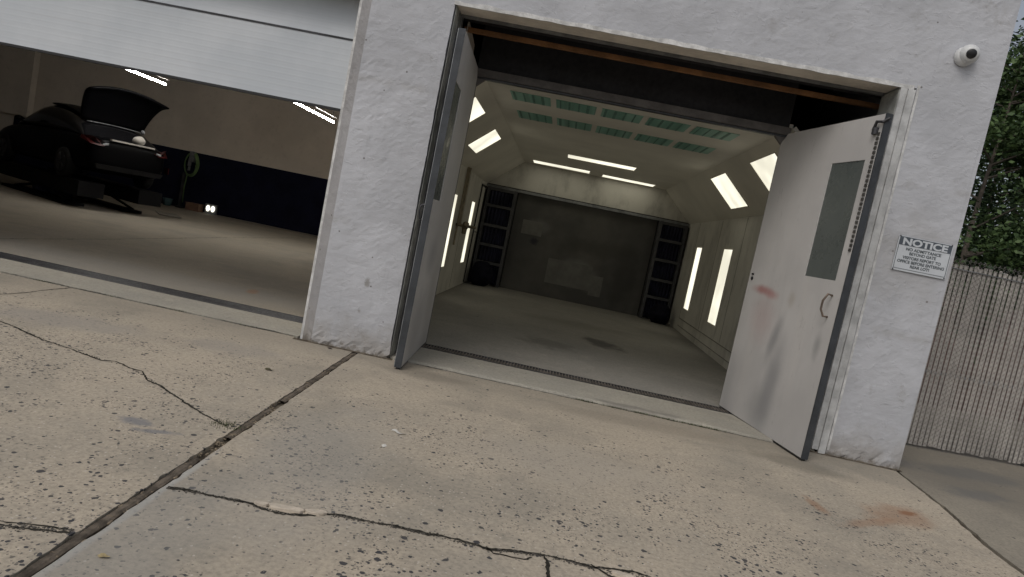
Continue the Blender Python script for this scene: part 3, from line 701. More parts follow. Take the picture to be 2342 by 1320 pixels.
# front wall
bm = bmesh.new()
bx(bm, BX0-T, .15, Y0, Y0+.055, .012, 3.19)
poly_prism(bm, [(.1505, Y0, 3.19), (.26, Y0, 3.19), (.1505, Y0, 3.09)], (0, .055, 0)); obj('front_wall', bm, mat_hdr, K); bm = bmesh.new(); bx(bm, 3.70, BX1+T, Y0, Y0+.055, .012, 3.19); poly_prism(bm, [(3.6995, Y0, 3.19), (3.59, Y0, 3.19), (3.6995, Y0, 3.09)], (0, .055, 0))
obj('front_wall', bm, mat_hdr, K)
obj('header', box(.05, 3.76, Y0-.03, Y0+.06, 3.20, 3.285), mat_hdr, K, bevel=.006)
obj('header_lip', box(.05, 3.76, Y0-.005, Y0+.055, 3.176, 3.199), mat_blackp, K)
obj('upper_panel', box(.13, 3.74, Y0+.01, Y0+.05, 3.287, 4.39), worn('charcoal_panel', (.022, .022, .026), .3, 2, .8, .1), K)
bm = bmesh.new(); poly_prism(bm, [(.05, .52, 3.24), (.05, .56, 3.62), (.05, 1.12, 3.52), (.05, 1.19, 3.30), (.05, 1.12, 3.20)], (.012, 0, 0))
obj('side_flashing', bm, mat_beige, K)

def light_fixture(name, quad, nrm):
    """quad: 4 corner points on the wall; frame ring and lens set 4-8 mm proud towards nrm"""
    q = [Vector(p) for p in quad]; n_ = Vector(nrm).normalized(); c = sum(q, Vector())/4
    bm = bmesh.new(); out = [p+(p-c).normalized()*.03 for p in q]
    a = [bm.verts.new(p+n_*.001) for p in out]; b = [bm.verts.new(p+n_*.012) for p in out]; i_ = [bm.verts.new(p+n_*.012) for p in q]; j_ = [bm.verts.new(p+n_*.002) for p in q]
    for k in range(4):
        l = (k+1) % 4
        bm.faces.new((a[k], a[l], b[l], b[k])); bm.faces.new((b[k], b[l], i_[l], i_[k])); bm.faces.new((i_[k], i_[l], j_[l], j_[k]))
    fr = obj('light_fixture', bm, mat_boothceil, K)
    bm = bmesh.new(); bm.faces.new([bm.verts.new(p+n_*.006) for p in q]); obj('lens', bm, mat_lens, fr)
def chp(side, s_, y):
    if side: return (CR+(BX1-CR)*s_, y, HC+(HWL-HC)*s_)
    return (CL+(BX0-CL)*s_, y, HC+(HWL-HC)*s_)
for side in (0, 1):
    nrm = Vector((.724, 0, -.838)) if side == 0 else Vector((-.691, 0, -.758))
    for ya, yb in ((2.2, 3.33), (4.8, 5.9)):
        a, b, c_, d_ = (.2, .68, .68, .2) if side == 0 else (.17, .80, .80, .17)
        light_fixture('light_fixture', [chp(side, a, ya), chp(side, b, ya), chp(side, c_, yb), chp(side, d_, yb)], nrm)
    xw = BX0 if side == 0 else BX1; nx = 1 if side == 0 else -1
    for ya, yb in (((5.85, 6.35), (8.5, 9.0)) if side == 0 else ((5.72, 6.35), (8.38, 8.92))):
        light_fixture('light_fixture', [(xw, ya, .57), (xw, yb, .57), (xw, yb, 1.98), (xw, ya, 1.98)], (nx, 0, 0))
for xa, xb, ya, yb in ((.42, 1.82, 9.75, 10.35), (1.26, 2.69, 7.38, 7.95), (2.15, 3.44, 9.95, 10.5)):
    light_fixture('light_fixture', [(xa, ya, HC), (xb, ya, HC), (xb, yb, HC), (xa, yb, HC)], (0, 0, -1))
for row, (ya, yb) in enumerate(((2.12, 2.66), (3.45, 4.05))):
    for k in range(5):
        x = .445+k*.608; w_ = .53 if k < 4 else .55
        bm = bmesh.new(); bx(bm, x, x+w_, ya, yb, HC-.006, HC-.002); fo = obj('intake_filter', bm, mat_filter, K)
        bm = bmesh.new()
        for i in range(4): bx(bm, x+.03+i*.125+random.uniform(0, .02), x+.04+i*.125+random.uniform(.02, .03), ya+.01, yb-.01, HC-.010, HC-.0065)
        obj('rib', bm, worn('green_rib', (.12, .27, .22), .3, 5, .5, .1) if 'green_rib' not in bpy.data.materials else bpy.data.materials['green_rib'], fo)
# personnel door in left wall near the back, air regulator and conduit
bm = bmesh.new(); bx(bm, BX0+.002, BX0+.03, 9.62, 9.66, .05, 2.48); bx(bm, BX0+.002, BX0+.03, 10.28, 10.33, .05, 2.48); bx(bm, BX0+.002, BX0+.03, 9.66, 10.28, 2.44, 2.48)
pd = obj('side_door', box(BX0+.003, BX0+.02, 9.68, 10.26, .05, 2.42), mat_booth, K)
obj('door_gasket', bm, mat_blackp, K)
bm = bmesh.new(); tube(bm, [(BX0+.02, 9.78, 1.3), (BX0+.09, 9.78, 1.3), (BX0+.09, 9.95, 1.3)], .012, 6); obj('handle', bm, mat_dkmetal, pd)
mat_brass = worn('brassy_fittings', (.16, .13, .085), .4, 9, .5, .3, metal=.5)
rg = thing('air_regulator', (BX0+.06, 7.2, 1.35), 'brass air regulator with conduit on the booth left wall', 'air regulator')
bm = bmesh.new(); tube(bm, [(BX0+.04, 7.05, 2.6), (BX0+.04, 7.05, 1.42)], .035, 8); tube(bm, [(BX0+.03, 6.9, 2.6), (BX0+.03, 6.9, 1.0)], .02, 6); obj('conduit', bm, worn('painted_conduit', (.26, .22, .15), .3, 8, .6, .2), rg)
bm = bmesh.new(); lathe(bm, [(.03, -.13), (.05, -.12), (.055, -.02), (.07, 0), (.055, .02), (.05, .1), (.02, .13)], (BX0+.16, 7.1, 1.38), (0, 0, 1), 14)
tube(bm, [(BX0+.02, 6.85, 1.42), (BX0+.34, 7.3, 1.42)], .032, 8); lathe(bm, [(.05, -.02), (.05, .02)], (BX0+.2, 7.0, 1.46), (0, -1, 0), 14); obj('regulator_body', bm, mat_brass, rg, False)

# doors of the booth: leaf built along local y (hinge at world hinge point)
def booth_door(hx, hy, fx, fy, side, mat, label, ztop):
    hinge = Vector((hx, hy, 0)); free = Vector((fx, fy, 0)); d = (free-hinge); L = d.length; d.normalize()
    out = Vector((d.y, -d.x, 0))             # +x side when leaf points to -y
    if side == 'L': out = -out
    # out = away from the interior face; interior face (seen) lies on the hinge-free line
    out = Vector((-1, 0, 0)) if side == 'L' else Vector((1, 0, 0))
    out = (out - d*out.dot(d)).normalized()
    D = thing('booth_door', (hx, hy, 0), label, 'booth door', 'open swing doors of the paint booth')
    def P(s_, o_, z): return hinge + d*s_ + out*o_ + Vector((0, 0, z))
    def slab(s0, s1, o0, o1, z0, z1):
        bm = bmesh.new(); vs = [bm.verts.new(P(*p)) for p in ((s0, o0, z0), (s1, o0, z0), (s1, o1, z0), (s0, o1, z0), (s0, o0, z1), (s1, o0, z1), (s1, o1, z1), (s0, o1, z1))]
        for f in ((0, 3, 2, 1), (4, 5, 6, 7), (0, 1, 5, 4), (1, 2, 6, 5), (2, 3, 7, 6), (3, 0, 4, 7)): bm.faces.new([vs[i] for i in f])
        return bm
    zb = .025; wz0, wz1, ws0, ws1 = 1.68, 2.80, 1.08, 1.58
    # panel with a window opening
    bm = bmesh.new(); c = .10
    pts_out = [(0, zb), (L-.012, zb), (L-.012, ztop), (.12, ztop), (0, ztop-c)]
    for (s0, s1, z0, z1) in ((0, ws0, zb, ztop-c), (ws0, ws1, zb, wz0), (ws0, ws1, wz1, ztop-c), (ws1, L-.012, zb, ztop-c)):
        b2 = slab(s0, s1, 0, .05, z0, z1); me = bpy.data.meshes.new('tmp'); b2.to_mesh(me); b2.free(); bm.from_mesh(me); bpy.data.meshes.remove(me)
    poly = [P(0, 0, ztop-c), P(L-.012, 0, ztop-c), P(L-.012, 0, ztop), P(.12, 0, ztop)]
    poly_prism(bm, poly, out*.05)
    bmesh.ops.remove_doubles(bm, verts=bm.verts, dist=.0005)
    seen = {}
    for f in list(bm.faces):
        k = tuple(round(x, 3) for x in f.calc_center_median())
        if k in seen: bmesh.ops.delete(bm, geom=[f, seen[k]], context='FACES_ONLY')
        else: seen[k] = f
    pn = obj('panel', bm, mat, D)
    wn = obj('window', slab(ws0+.001, ws1-.001, .006, .03, wz0+.001, wz1-.001), mat_win, D)
    obj('edge_channel', slab(L-.011, L, -.004, .062, zb-.005, ztop+.004), mat_dooredge, D)
    obj('outer_channel', slab(L-.09, L-.011, .051, .07, zb, ztop), mat_metal, D)
    obj('outer_channel', slab(L-.22, L-.16, .051, .066, zb, ztop), mat_dkmetal, D)
    obj('bottom_sweep', slab(.01, L-.012, .005, .045, .004, zb-.001), mat_blackp, D)
    if side == 'R':
        bm = bmesh.new()
        tube(bm, [P(1.60, -.005, 1.54), P(1.60, -.05, 1.55), P(1.575, -.07, 1.48), P(1.575, -.07, 1.40), P(1.60, -.05, 1.34), P(1.60, -.005, 1.34)], .010, 8); obj('handle', bm, worn('rusty_handle', (.18, .14, .11), .4, 9, .5, .3, metal=.4), D, True)
        bm = bmesh.new(); lathe(bm, [(.022, 0), (.022, .004), (.012, .012)], P(.077, -.002, 1.55), -out, 14); lathe(bm, [(.012, 0), (.010, .02)], P(.085, -.002, 1.60), -out, 10)
        obj('latch_plate', bm, mat_dkmetal, D)
        # knuckled strip hinge near the free edge
        bm = bmesh.new(); z = 1.96
        while z < 3.05:
            bx_pts = slab(1.672, 1.70, -.012, .0, z, z+.026); me = bpy.data.meshes.new('t'); bx_pts.to_mesh(me); bx_pts.free(); bm.from_mesh(me); bpy.data.meshes.remove(me); z += .042
        obj('strip_hinge', bm, worn('hinge_pins', (.10, .095, .09), .4, 9, .5, .3, metal=.4), D)
        bm = bmesh.new(); tube(bm, [P(1.62, -.02, 3.06), P(1.66, -.03, 3.13), P(1.73, -.02, 3.12), P(1.75, .02, 3.16)], .014, 8)
        lathe(bm, [(.03, -.03), (.03, .03)], P(1.64, -.01, 3.05), (0, 0, 1), 12); obj('top_bracket', bm, mat_dkmetal, D)
    else:
        bm = bmesh.new(); tube(bm, [P(1.50, .06, 1.62), P(1.50, .11, 1.60), P(1.50, .12, 1.55), P(1.50, .11, 1.48), P(1.50, .06, 1.46)], .009, 8); obj('handle', bm, mat_dkmetal, D, True)
    return D
booth_door(3.69, 1.21, 4.057, -.48, 'R', mat_doorR, 'right booth door with red and grey spray smears swung out towards the viewer', 3.20)
booth_door(.15, 1.21, .224, -.369, 'L', mat_doorL, 'left booth door seen nearly edge on beside the middle pillar', 3.27)

# ------------------------------------------------------------------ wall fittings
cm = thing('security_camera', (4.82, 0, 3.97), 'white turret security camera with black lens high on the facade', 'security camera')
bm = bmesh.new(); lathe(bm, [(.088, -.004), (.09, .02), (.08, .045), (.06, .06)], (4.80, 0, 3.955), (0, -1, 0), 32); obj('mount', bm, worn('camera_white_plastic', (.62, .63, .63), .05, 5, .35, .02), cm, True)
aim = Vector((-.20, -.95, -.20)).normalized(); cc = Vector((4.82, -.05, 3.97)); W_ = bpy.data.materials['camera_white_plastic']
bm = bmesh.new(); prof = [(.088*math.sin(t), -.088*math.cos(t)) for t in [math.pi*k/20 for k in range(1, 20)] if math.cos(t) > -.86]; lathe(bm, prof, cc, aim, 40); obj('housing', bm, W_, cm, True)
bm = bmesh.new(); lathe(bm, [(.043, .070), (.043, .079), (.036, .083), (.018, .086), (.004, .087)], cc, aim, 32); obj('lens', bm, mat_blackp, cm, True)
bm = bmesh.new(); lathe(bm, [(.008, .0), (.008, .04)], Vector((4.80, -.01, 3.87)), (0, 0, 1), 8); obj('cable', bm, W_, cm)

SG = thing('notice_sign', (4.89, -.01, 2.07), 'white NOTICE sign with dark header band on the right pillar', 'sign')
sx0, sx1, sz0, sz1 = 4.632, 5.140, 1.905, 2.235
mat_signw = worn('sign_white_face', (.55, .58, .61), .06, 3, .45, .03)
mat_navy = worn('sign_ink', (.075, .09, .11), .15, 6, .5, .02)
mat_ink = worn('sign_letter_ink', (.085, .10, .11), .15, 6, .5, .02)
obj('plate', box(sx0, sx1, -.016, -.010, sz0, sz1), mat_signw, SG)
obj('header_band', box(sx0+.010, sx1-.008, -.0185, -.0162, sz1-.085, sz1-.006), mat_navy, SG)
bm = bmesh.new()
bx(bm, sx0+.010, sx0+.015, -.018, -.0162, sz0+.018, sz1-.0855); bx(bm, sx1-.013, sx1-.008, -.018, -.0162, sz0+.018, sz1-.0855); bx(bm, sx0+.0155, sx1-.0135, -.018, -.0162, sz0+.018, sz0+.022)
obj('border_line', bm, mat_ink, SG)
for x in (sx0+.012, sx1-.012):
    for z in (sz0+.008, sz1-.004): bm = bmesh.new(); lathe(bm, [(.007, 0), (.006, .004), (.003, .006)], (x, -.016, z), (0, -1, 0), 10); obj('screw', bm, mat_dkmetal, SG)
obj('batten', box(sx0+.02, sx1-.02, -.009, .004, sz0+.02, sz1-.02), mat_dkmetal, SG)
def text(s_, x, z, size, width, mat, y, off, name):
    cu = bpy.data.curves.new('t', 'FONT'); cu.body = s_; cu.size = size; cu.align_x = 'CENTER'; cu.offset = off; cu.extrude = .0006
    o = bpy.data.objects.new('t', cu); COL.objects.link(o); bpy.context.view_layer.update()
    me = bpy.data.meshes.new_from_object(o.evaluated_get(bpy.context.evaluated_depsgraph_get()))
    bpy.data.objects.remove(o)
    xs = [v.co.x for v in me.vertices]; k = width/(max(xs)-min(xs)); c = (max(xs)+min(xs))/2
    for v in me.vertices: v.co = Vector((x+(v.co.x-c)*k, y-v.co.z, z+v.co.y))
    me.materials.clear(); me.materials.append(mat); me.name = name
    return link(bpy.data.objects.new(name, me), SG)
cxm = (sx0+sx1)/2
text('NOTICE', cxm, sz1-.078, .088, .42, mat_signw, -.0193, .0035, 'lettering')
for s_, z, w_ in (('NO ADMITTANCE', 2.105, .33), ('BEYOND GATE', 2.067, .25), ('VISITORS REPORT TO', 2.024, .36), ('OFFICE BEFORE ENTERING', 1.985, .44), ('REAR LOT!', 1.947, .18)):
    text(s_, cxm, z, .038, w_, mat_ink, -.0172, .0012, 'lettering')

# ------------------------------------------------------------------ fence
def fence():
    A = Vector((5.21, 1.25, 0)); Bp = Vector((9.6, 1.93, 0)); d = (Bp-A); L = d.length; d.normalize(); n_ = Vector((d.y, -d.x, 0))   # n towards viewer
    F = thing('chain_link_fence', (7, 1.5, 0), 'chain link fence filled with beige privacy slats beside the building', 'fence')
    H = 2.24; P = lambda s_, o_, z: A + d*s_ + n_*o_ + Vector((0, 0, z))
    bm = bmesh.new(); k = 0; s_ = .02
    while s_ < L:
        w_ = .046; tw = random.uniform(-.006, .006); zt = H-.05+random.uniform(-.015, .015); zb = .03+random.uniform(-.01, .01); lean = random.uniform(-.004, .004)
        a = [bm.verts.new(P(*p)) for p in ((s_, tw, zb), (s_+w_/2, .007, zb), (s_+w_, -tw, zb), (s_+lean, tw, zt), (s_+w_/2+lean, .007, zt), (s_+w_+lean, -tw, zt))]
        b = [bm.verts.new(v.co-n_*.004) for v in a]
        bm.faces.new((a[0], a[1], a[4], a[3])); bm.faces.new((a[1], a[2], a[5], a[4])); bm.faces.new((b[0], b[3], b[4], b[1])); bm.faces.new((b[1], b[4], b[5], b[2]))
        s_ += .0615
    obj('slat_panel', bm, mat_slat, F)
    bm = bmesh.new(); pit = .0615
    for fam in (1, -1):
        k = -int(H/pit/1.0)-2
        while k*pit < L+H:
            s0 = k*pit; 
            a0, b0 = (s0, .03), (s0+fam*(H)*1.0, H)
            if fam < 0: a0, b0 = (s0, .03), (s0-H, H)
            # clip to 0..L
            def clip(p, q):
                t0, t1 = 0., 1.; dx = q[0]-p[0]
                for lim, sgn in ((0, 1), (L, -1)):
                    fa, fb = sgn*(p[0]-lim), sgn*(q[0]-lim)
                    if fa < 0 and fb < 0: return None
                    if fa < 0: t0 = max(t0, fa/(fa-fb))
                    if fb < 0: t1 = min(t1, fa/(fa-fb))
                return None if t0 >= t1 else ([p[i]+(q[i]-p[i])*t0 for i in (0, 1)], [p[i]+(q[i]-p[i])*t1 for i in (0, 1)])
            c = clip(a0, b0)
            if c: tube(bm, [P(c[0][0], .012, c[0][1]), P(c[1][0], .012, c[1][1])], .0019, 4)
            k += 1
    k = 0
    while k*pit < L: # knuckles on top
        tube(bm, [P(k*pit-.01, .012, H-.01), P(k*pit+.004, .012, H+.018), P(k*pit+.02, .008, H-.004)], .003, 4); k += 1
    obj('wire_mesh', bm, mat_wire, F)
    for s_ in (.06, 2.3, 4.4):
        bm = bmesh.new(); tube(bm, [P(s_, -.045, -.03), P(s_, -.045, H+.04)], .030, 12); obj('post', bm, mat_metal, F, True)
    bm = bmesh.new(); tube(bm, [P(0, .018, H-.115), P(L, .018, H-.115)], .006, 6); obj('tension_wire', bm, mat_metal, F)
    bm = bmesh.new(); tube(bm, [P(0, -.03, .9), P(L, -.03, .9)], .018, 8); obj('rail', bm, mat_metal, F)
fence()

# ------------------------------------------------------------------ trees behind the fence
def tree(x, y, h, r, mat, label, n=5200, z0=1.5, seed=1, lean=0):
    rnd = random.Random(seed)
    Tt = thing('tree', (x, y, 0), label, 'tree', 'trees beyond the fence')
    bm = bmesh.new(); trunk = [(x+lean*(z/h)+.12*math.sin(z*.6+seed), y+.1*math.cos(z*.5+seed), z) for z in [h*.92*k/9 for k in range(10)]]
    tube(bm, trunk, [max(.015, .10*(1-k/10.5)) for k in range(10)], 8)
    ends = []
    for k in range(26):
        t = rnd.uniform(.12, .95); i = min(8, int(t*9)); p = Vector(trunk[i]).lerp(Vector(trunk[i+1]), t*9-i); a = rnd.random()*6.28
        rr = r*(.35+.75*math.sin(math.pi*min(1, t*.85+.12)))*rnd.uniform(.6, 1.1); e = p + Vector((math.cos(a)*rr, math.sin(a)*rr, rnd.uniform(.1, .9)))
        mid = p.lerp(e, .5)+Vector((0, 0, .2)); tube(bm, [p, mid, e], [.05*(1-t)+.015, .02, .008], 5); ends += [e, mid.lerp(e, .5), mid]
    obj('trunk', bm, mat_bark, Tt)
    bm = bmesh.new(); cl = [(e+Vector((rnd.gauss(0, .25), rnd.gauss(0, .25), rnd.gauss(0, .25))), rnd.uniform(.35, .8)) for e in ends]
    for i in range(n):
        c, cr = rnd.choice(cl); v = Vector((rnd.gauss(0, 1), rnd.gauss(0, 1), rnd.gauss(0, .7)))*cr*.72; p = c+v
        if p.z < z0*.5: continue
        s_ = rnd.uniform(.045, .10); a = Vector((rnd.gauss(0, 1), rnd.gauss(0, 1), rnd.gauss(0, .5))).normalized(); b = a.orthogonal().normalized(); b = (Matrix.Rotation(rnd.random()*6, 3, a) @ b)
        bm.faces.new([bm.verts.new(q) for q in (p-a*s_, p+b*s_*.5, p+a*s_, p-b*s_*.5)])
    obj('crown', bm, mat, Tt)
tree(12.1, 12.0, 9.6, 2.5, mat_leafA, 'nearest leafy green tree right beside the building corner', 26000, 2, 3)
tree(14.3, 13.6, 10.0, 2.6, mat_leafB, 'dark green tree with pale trunk at the right edge', 22000, 2, 5, .3)
tree(11.0, 16.5, 10.4, 2.6, mat_leafB, 'tree mostly hidden behind the building corner', 7000, 2, 9)
tree(16.0, 18.5, 12.2, 3.2, mat_leafA, 'taller tree rising behind the pale trunk', 12000, 2, 12)
tree(19.5, 21.5, 13.5, 3.6, mat_leafB, 'farthest tree standing deep behind the others', 8000, 2, 15)
tree(13.2, 22.5, 13.5, 3.6, mat_leafB, 'distant tree filling the gap near the wall', 8000, 2, 18)
bm = bmesh.new(); rnd = random.Random(77)
for i in range(26000):
    x = rnd.uniform(14, 38); y = 27+(x-14)*.25+rnd.uniform(0, 5); top = 15.5+2.2*noise.noise(Vector((x*.35, 0, 3)))+1.2*noise.noise(Vector((x*1.1, 2, 3))); p = Vector((x, y, rnd.uniform(0, top)))
    if noise.noise(p*.7) < -.22: continue
    s_ = rnd.uniform(.10, .22); a = Vector((rnd.gauss(0, 1), rnd.gauss(0, 1), rnd.gauss(0, .5))).normalized(); b = Matrix.Rotation(rnd.random()*6, 3, a) @ a.orthogonal().normalized()
    bm.faces.new([bm.verts.new(q) for q in (p-a*s_, p+b*s_*.5, p+a*s_, p-b*s_*.5)])
for k in range(14):
    x = 14.5+1.7*k+rnd.uniform(-.5, .5); tube(bm, [(x, 29+(x-14)*.25, -.05), (x+.2, 29+(x-14)*.25, 7), (x+.1, 29+(x-14)*.25, 13)], [.2, .14, .05], 6)
tag(obj('distant_wood', bm, mat_leafB), 'dark mass of far woodland behind the trees', 'woodland', kind='stuff')
# undergrowth and brush
def shrub(x, y, r, h, mat, label, seed, n=2600):
    rnd = random.Random(seed); Tt = thing('shrub', (x, y, 0), label, 'shrub', 'undergrowth beyond the fence')
    bm = bmesh.new(); tips = []
    for k in range(16):
        a = rnd.random()*6.28; e = Vector((x+math.cos(a)*r*rnd.uniform(.2, 1), y+math.sin(a)*r*rnd.uniform(.2, 1), h*rnd.uniform(.45, 1))); tube(bm, [(x, y, -.03), Vector((x, y, 0)).lerp(e, .5)+Vector((0, 0, .2)), e], [.025, .015, .006], 5); tips.append(e)
    obj('stem', bm, mat_bark, Tt); bm = bmesh.new()
    for i in range(n):
        p = Vector((x, y, 0)).lerp(rnd.choice(tips), rnd.uniform(.45, 1.05))+Vector((rnd.gauss(0, .22), rnd.gauss(0, .22), rnd.gauss(0, .2)))
        s_ = rnd.uniform(.04, .09); a = Vector((rnd.gauss(0, 1), rnd.gauss(0, 1), rnd.gauss(0, .5))).normalized(); b = Matrix.Rotation(rnd.random()*6, 3, a) @ a.orthogonal().normalized()
        bm.faces.new([bm.verts.new(q) for q in (p-a*s_, p+b*s_*.5, p+a*s_, p-b*s_*.5)])
    obj('foliage', bm, mat, Tt)
shrub(9.6, 7.5, 1.1, 2.6, mat_leafB, 'dark shrub just behind the fence near the wall', 41)
shrub(11.4, 8.6, 1.2, 2.9, mat_leafA, 'lighter green shrub behind the fence at the picture edge', 42)
shrub(13.0, 11.0, 1.4, 3.2, mat_leafB, 'broad dark shrub between the tree trunks', 43, 3200)
shrub(10.4, 11.2, 1.3, 3.4, mat_leafB, 'tall dark shrub at the foot of the nearest tree', 44, 3200)
mat_bank = worn('reddish_leaf_bank', (.10, .06, .05), .5, 3, .95, .9, 18)
bm = bmesh.new()
for i in range(110):
    x = random.uniform(6.5, 13); y = 4.2+(x-6.5)*.25+random.gauss(0, .5); a = random.random()*3.14; L = random.uniform(.5, 1.6); z = random.uniform(1.2, 2.05)
    dx, dy = math.cos(a)*L/2, math.sin(a)*L/2; dz = random.uniform(-.3, .3)
    tube(bm, [(x-dx, y-dy, z-dz), (x+random.gauss(0, .05), y, z+.05), (x+dx, y+dy, z+dz)], [.012, .009, .004], 4)
tag(obj('brushwood', bm, worn('bare_twigs', (.17, .14, .12), .3, 9, .9, .3)), 'tangle of bare twigs heaped behind the slatted fence', 'brushwood', kind='stuff')
bm = bmesh.new(); grid(bm, (5.3, 4.5, 0), (13, 3, 0), (0, 5, 0), .25)
bmesh.ops.remove_doubles(bm, verts=bm.verts, dist=.001)
for v in bm.verts:
    t = max(0, 1-abs((v.co.y-7.0-(v.co.x-5)*.2)/2.6)); v.co.z = -.1 + 2.15*t*t*(3-2*t)*min(1, (v.co.x-5.3)/.6) + .12*noise.noise(v.co*1.3)*t
structure(obj('earth_bank', bm, mat_bank, None, True))
# overhead wires
wr = thing('overhead_wires', (12, 20, 8), 'thin overhead wires crossing the white sky above the trees', 'wires')
bm = bmesh.new()
for dz in (0, .5, .9): tube(bm, [(4+3*k, 17+.8*k, 12.2+dz-.04*k*(12-k)*.5) for k in range(13)], .014, 4)
obj('cable', bm, mat_dkmetal, wr)

# ------------------------------------------------------------------ car on the lift
CARO = Vector((-9.0, 8.9, 0)); HD = R(62); FW = Vector((-math.sin(HD), math.cos(HD), 0)); LF = Vector((-FW.y, FW.x, 0)); RAISE = .66; SC = 1.08
def cp(a, b, z): return CARO + FW*a*SC + LF*b*SC + Vector((0, 0, RAISE+z*SC))
CAR = thing('black_car', (CARO.x, CARO.y, 0), 'black hatchback car raised indoors with its rear lid open', 'car')
def loft(st, mat, name, parent, smooth=True):
    bm = bmesh.new(); rings = [[bm.verts.new(cp(a, b, z)) for b, z in sec] for a, sec in st]
    for p, q in zip(rings, rings[1:]):
        for k in range(len(p)): l = (k+1) % len(p); bm.faces.new((p[k], p[l], q[l], q[k]))
    bm.faces.new(rings[0][::-1]); bm.faces.new(rings[-1])
    o = obj(name, bm, mat, parent, smooth); 
    md = o.modifiers.new('s', 'SUBSURF'); md.levels = 1; md.render_levels = 2
    return o
def sec(w_, zb, zt, cr=.03): return [(-w_*.82, zb), (-w_*.97, zb+.1), (-w_, (zb+zt)/2), (-w_*.97, zt-.08), (-w_*.86, zt), (0, zt+cr), (w_*.86, zt), (w_*.97, zt-.08), (w_, (zb+zt)/2), (w_*.97, zb+.1), (w_*.82, zb), (0, zb)]
loft([(0, sec(.72, .38, .90)), (.06, sec(.84, .28, .97)), (.5, sec(.92, .2, 1.0)), (1.4, sec(.94, .18, 1.0)), (2.6, sec(.93, .18, .98)), (3.6, sec(.93, .18, .96)), (4.2, sec(.9, .2, .86)), (4.6, sec(.84, .25, .74)), (4.8, sec(.7, .35, .6))], mat_carpaint, 'body', CAR)
def sec2(w0, z0, w1, z1): return [(-w0, z0), (-(w0+w1)/2-.02, (z0+z1)/2), (-w1, z1-.02), (0, z1+.02), (w1, z1-.02), ((w0+w1)/2+.02, (z0+z1)/2), (w0, z0), (0, z0)]
loft([(.40, sec2(.82, .90, .80, .97)), (.45, sec2(.84, .90, .80, 1.02)), (.9, sec2(.86, .90, .72, 1.31)), (1.5, sec2(.87, .90, .68, 1.52)), (2.3, sec2(.87, .90, .68, 1.60)), (2.9, sec2(.86, .90, .66, 1.54)), (3.8, sec2(.80, .90, .66, 1.02)), (3.85, sec2(.78, .88, .6, .96))], mat_carglass, 'cabin', CAR)
loft([(.95, [(-.60, 1.345), (-.3, 1.375), (0, 1.385), (.3, 1.375), (.60, 1.345), (.58, 1.31), (0, 1.34), (-.58, 1.31)]), (1.0, [(-.64, 1.36), (-.3, 1.40), (0, 1.41), (.3, 1.40), (.64, 1.36), (.6, 1.33), (0, 1.37), (-.6, 1.33)]), (1.5, [(-.66, 1.52), (-.3, 1.565), (0, 1.575), (.3, 1.565), (.66, 1.52), (.6, 1.48), (0, 1.52), (-.6, 1.48)]), (2.3, [(-.66, 1.60), (-.3, 1.645), (0, 1.655), (.3, 1.645), (.66, 1.60), (.6, 1.56), (0, 1.6), (-.6, 1.56)]), (2.9, [(-.63, 1.54), (-.3, 1.575), (0, 1.585), (.3, 1.575), (.63, 1.54), (.6, 1.5), (0, 1.53), (-.6, 1.5)])], mat_carpaint, 'roof', CAR)
# rear lid swung up
bm = bmesh.new(); N = 12; Mv = 14; front = []
for i in range(N+1):
    u = i/N; row = []
    for j in range(Mv+1):
        v_ = -1+2*j/Mv; wd = .68+.20*u-.02*u*u
        a = .92-.10*u-.32*u*u-.10*v_*v_*u; z = 1.30+.95*u-.10*u*u-.16*v_*v_*u*u
        if u > .8: a -= .5*(u-.8); z -= .6*(u-.8)**1.2*.4
        row.append((a, v_*wd, z))
    front.append(row)
va = [[bm.verts.new(cp(*p)) for p in r_] for r_ in front]; vb = [[bm.verts.new(cp(p[0]+.045, p[1]*1.02, p[2]+.03)) for p in r_] for r_ in front]
for i in range(N):
    for j in range(Mv):
        bm.faces.new((va[i][j], va[i][j+1], va[i+1][j+1], va[i+1][j])); bm.faces.new((vb[i][j], vb[i+1][j], vb[i+1][j+1], vb[i][j+1]))
for i in range(N):
    bm.faces.new((va[i][0], va[i+1][0], vb[i+1][0], vb[i][0])); bm.faces.new((va[i][Mv], vb[i][Mv], vb[i+1][Mv], va[i+1][Mv]))
for j in range(Mv):
    bm.faces.new((va[0][j], vb[0][j], vb[0][j+1], va[0][j+1])); bm.faces.new((va[N][j], va[N][j+1], vb[N][j+1], vb[N][j]))
lid = obj('rear_lid', bm, mat_carpaint, CAR, True)
bm = bmesh.new(); tube(bm, [cp(.86, -.6+.1*k, 1.285+.02*math.sin(math.pi*k/12)) for k in range(13)], .009, 6); obj('lid_trim', bm, mat_metal, CAR, True)
bm = bmesh.new(); lathe(bm, [(.05, 0), (.06, .02), (.03, .05)], cp(.80, -.62, 1.30), (0, -1, 0), 10); obj('hinge_cover', bm, mat_metal, CAR, True)
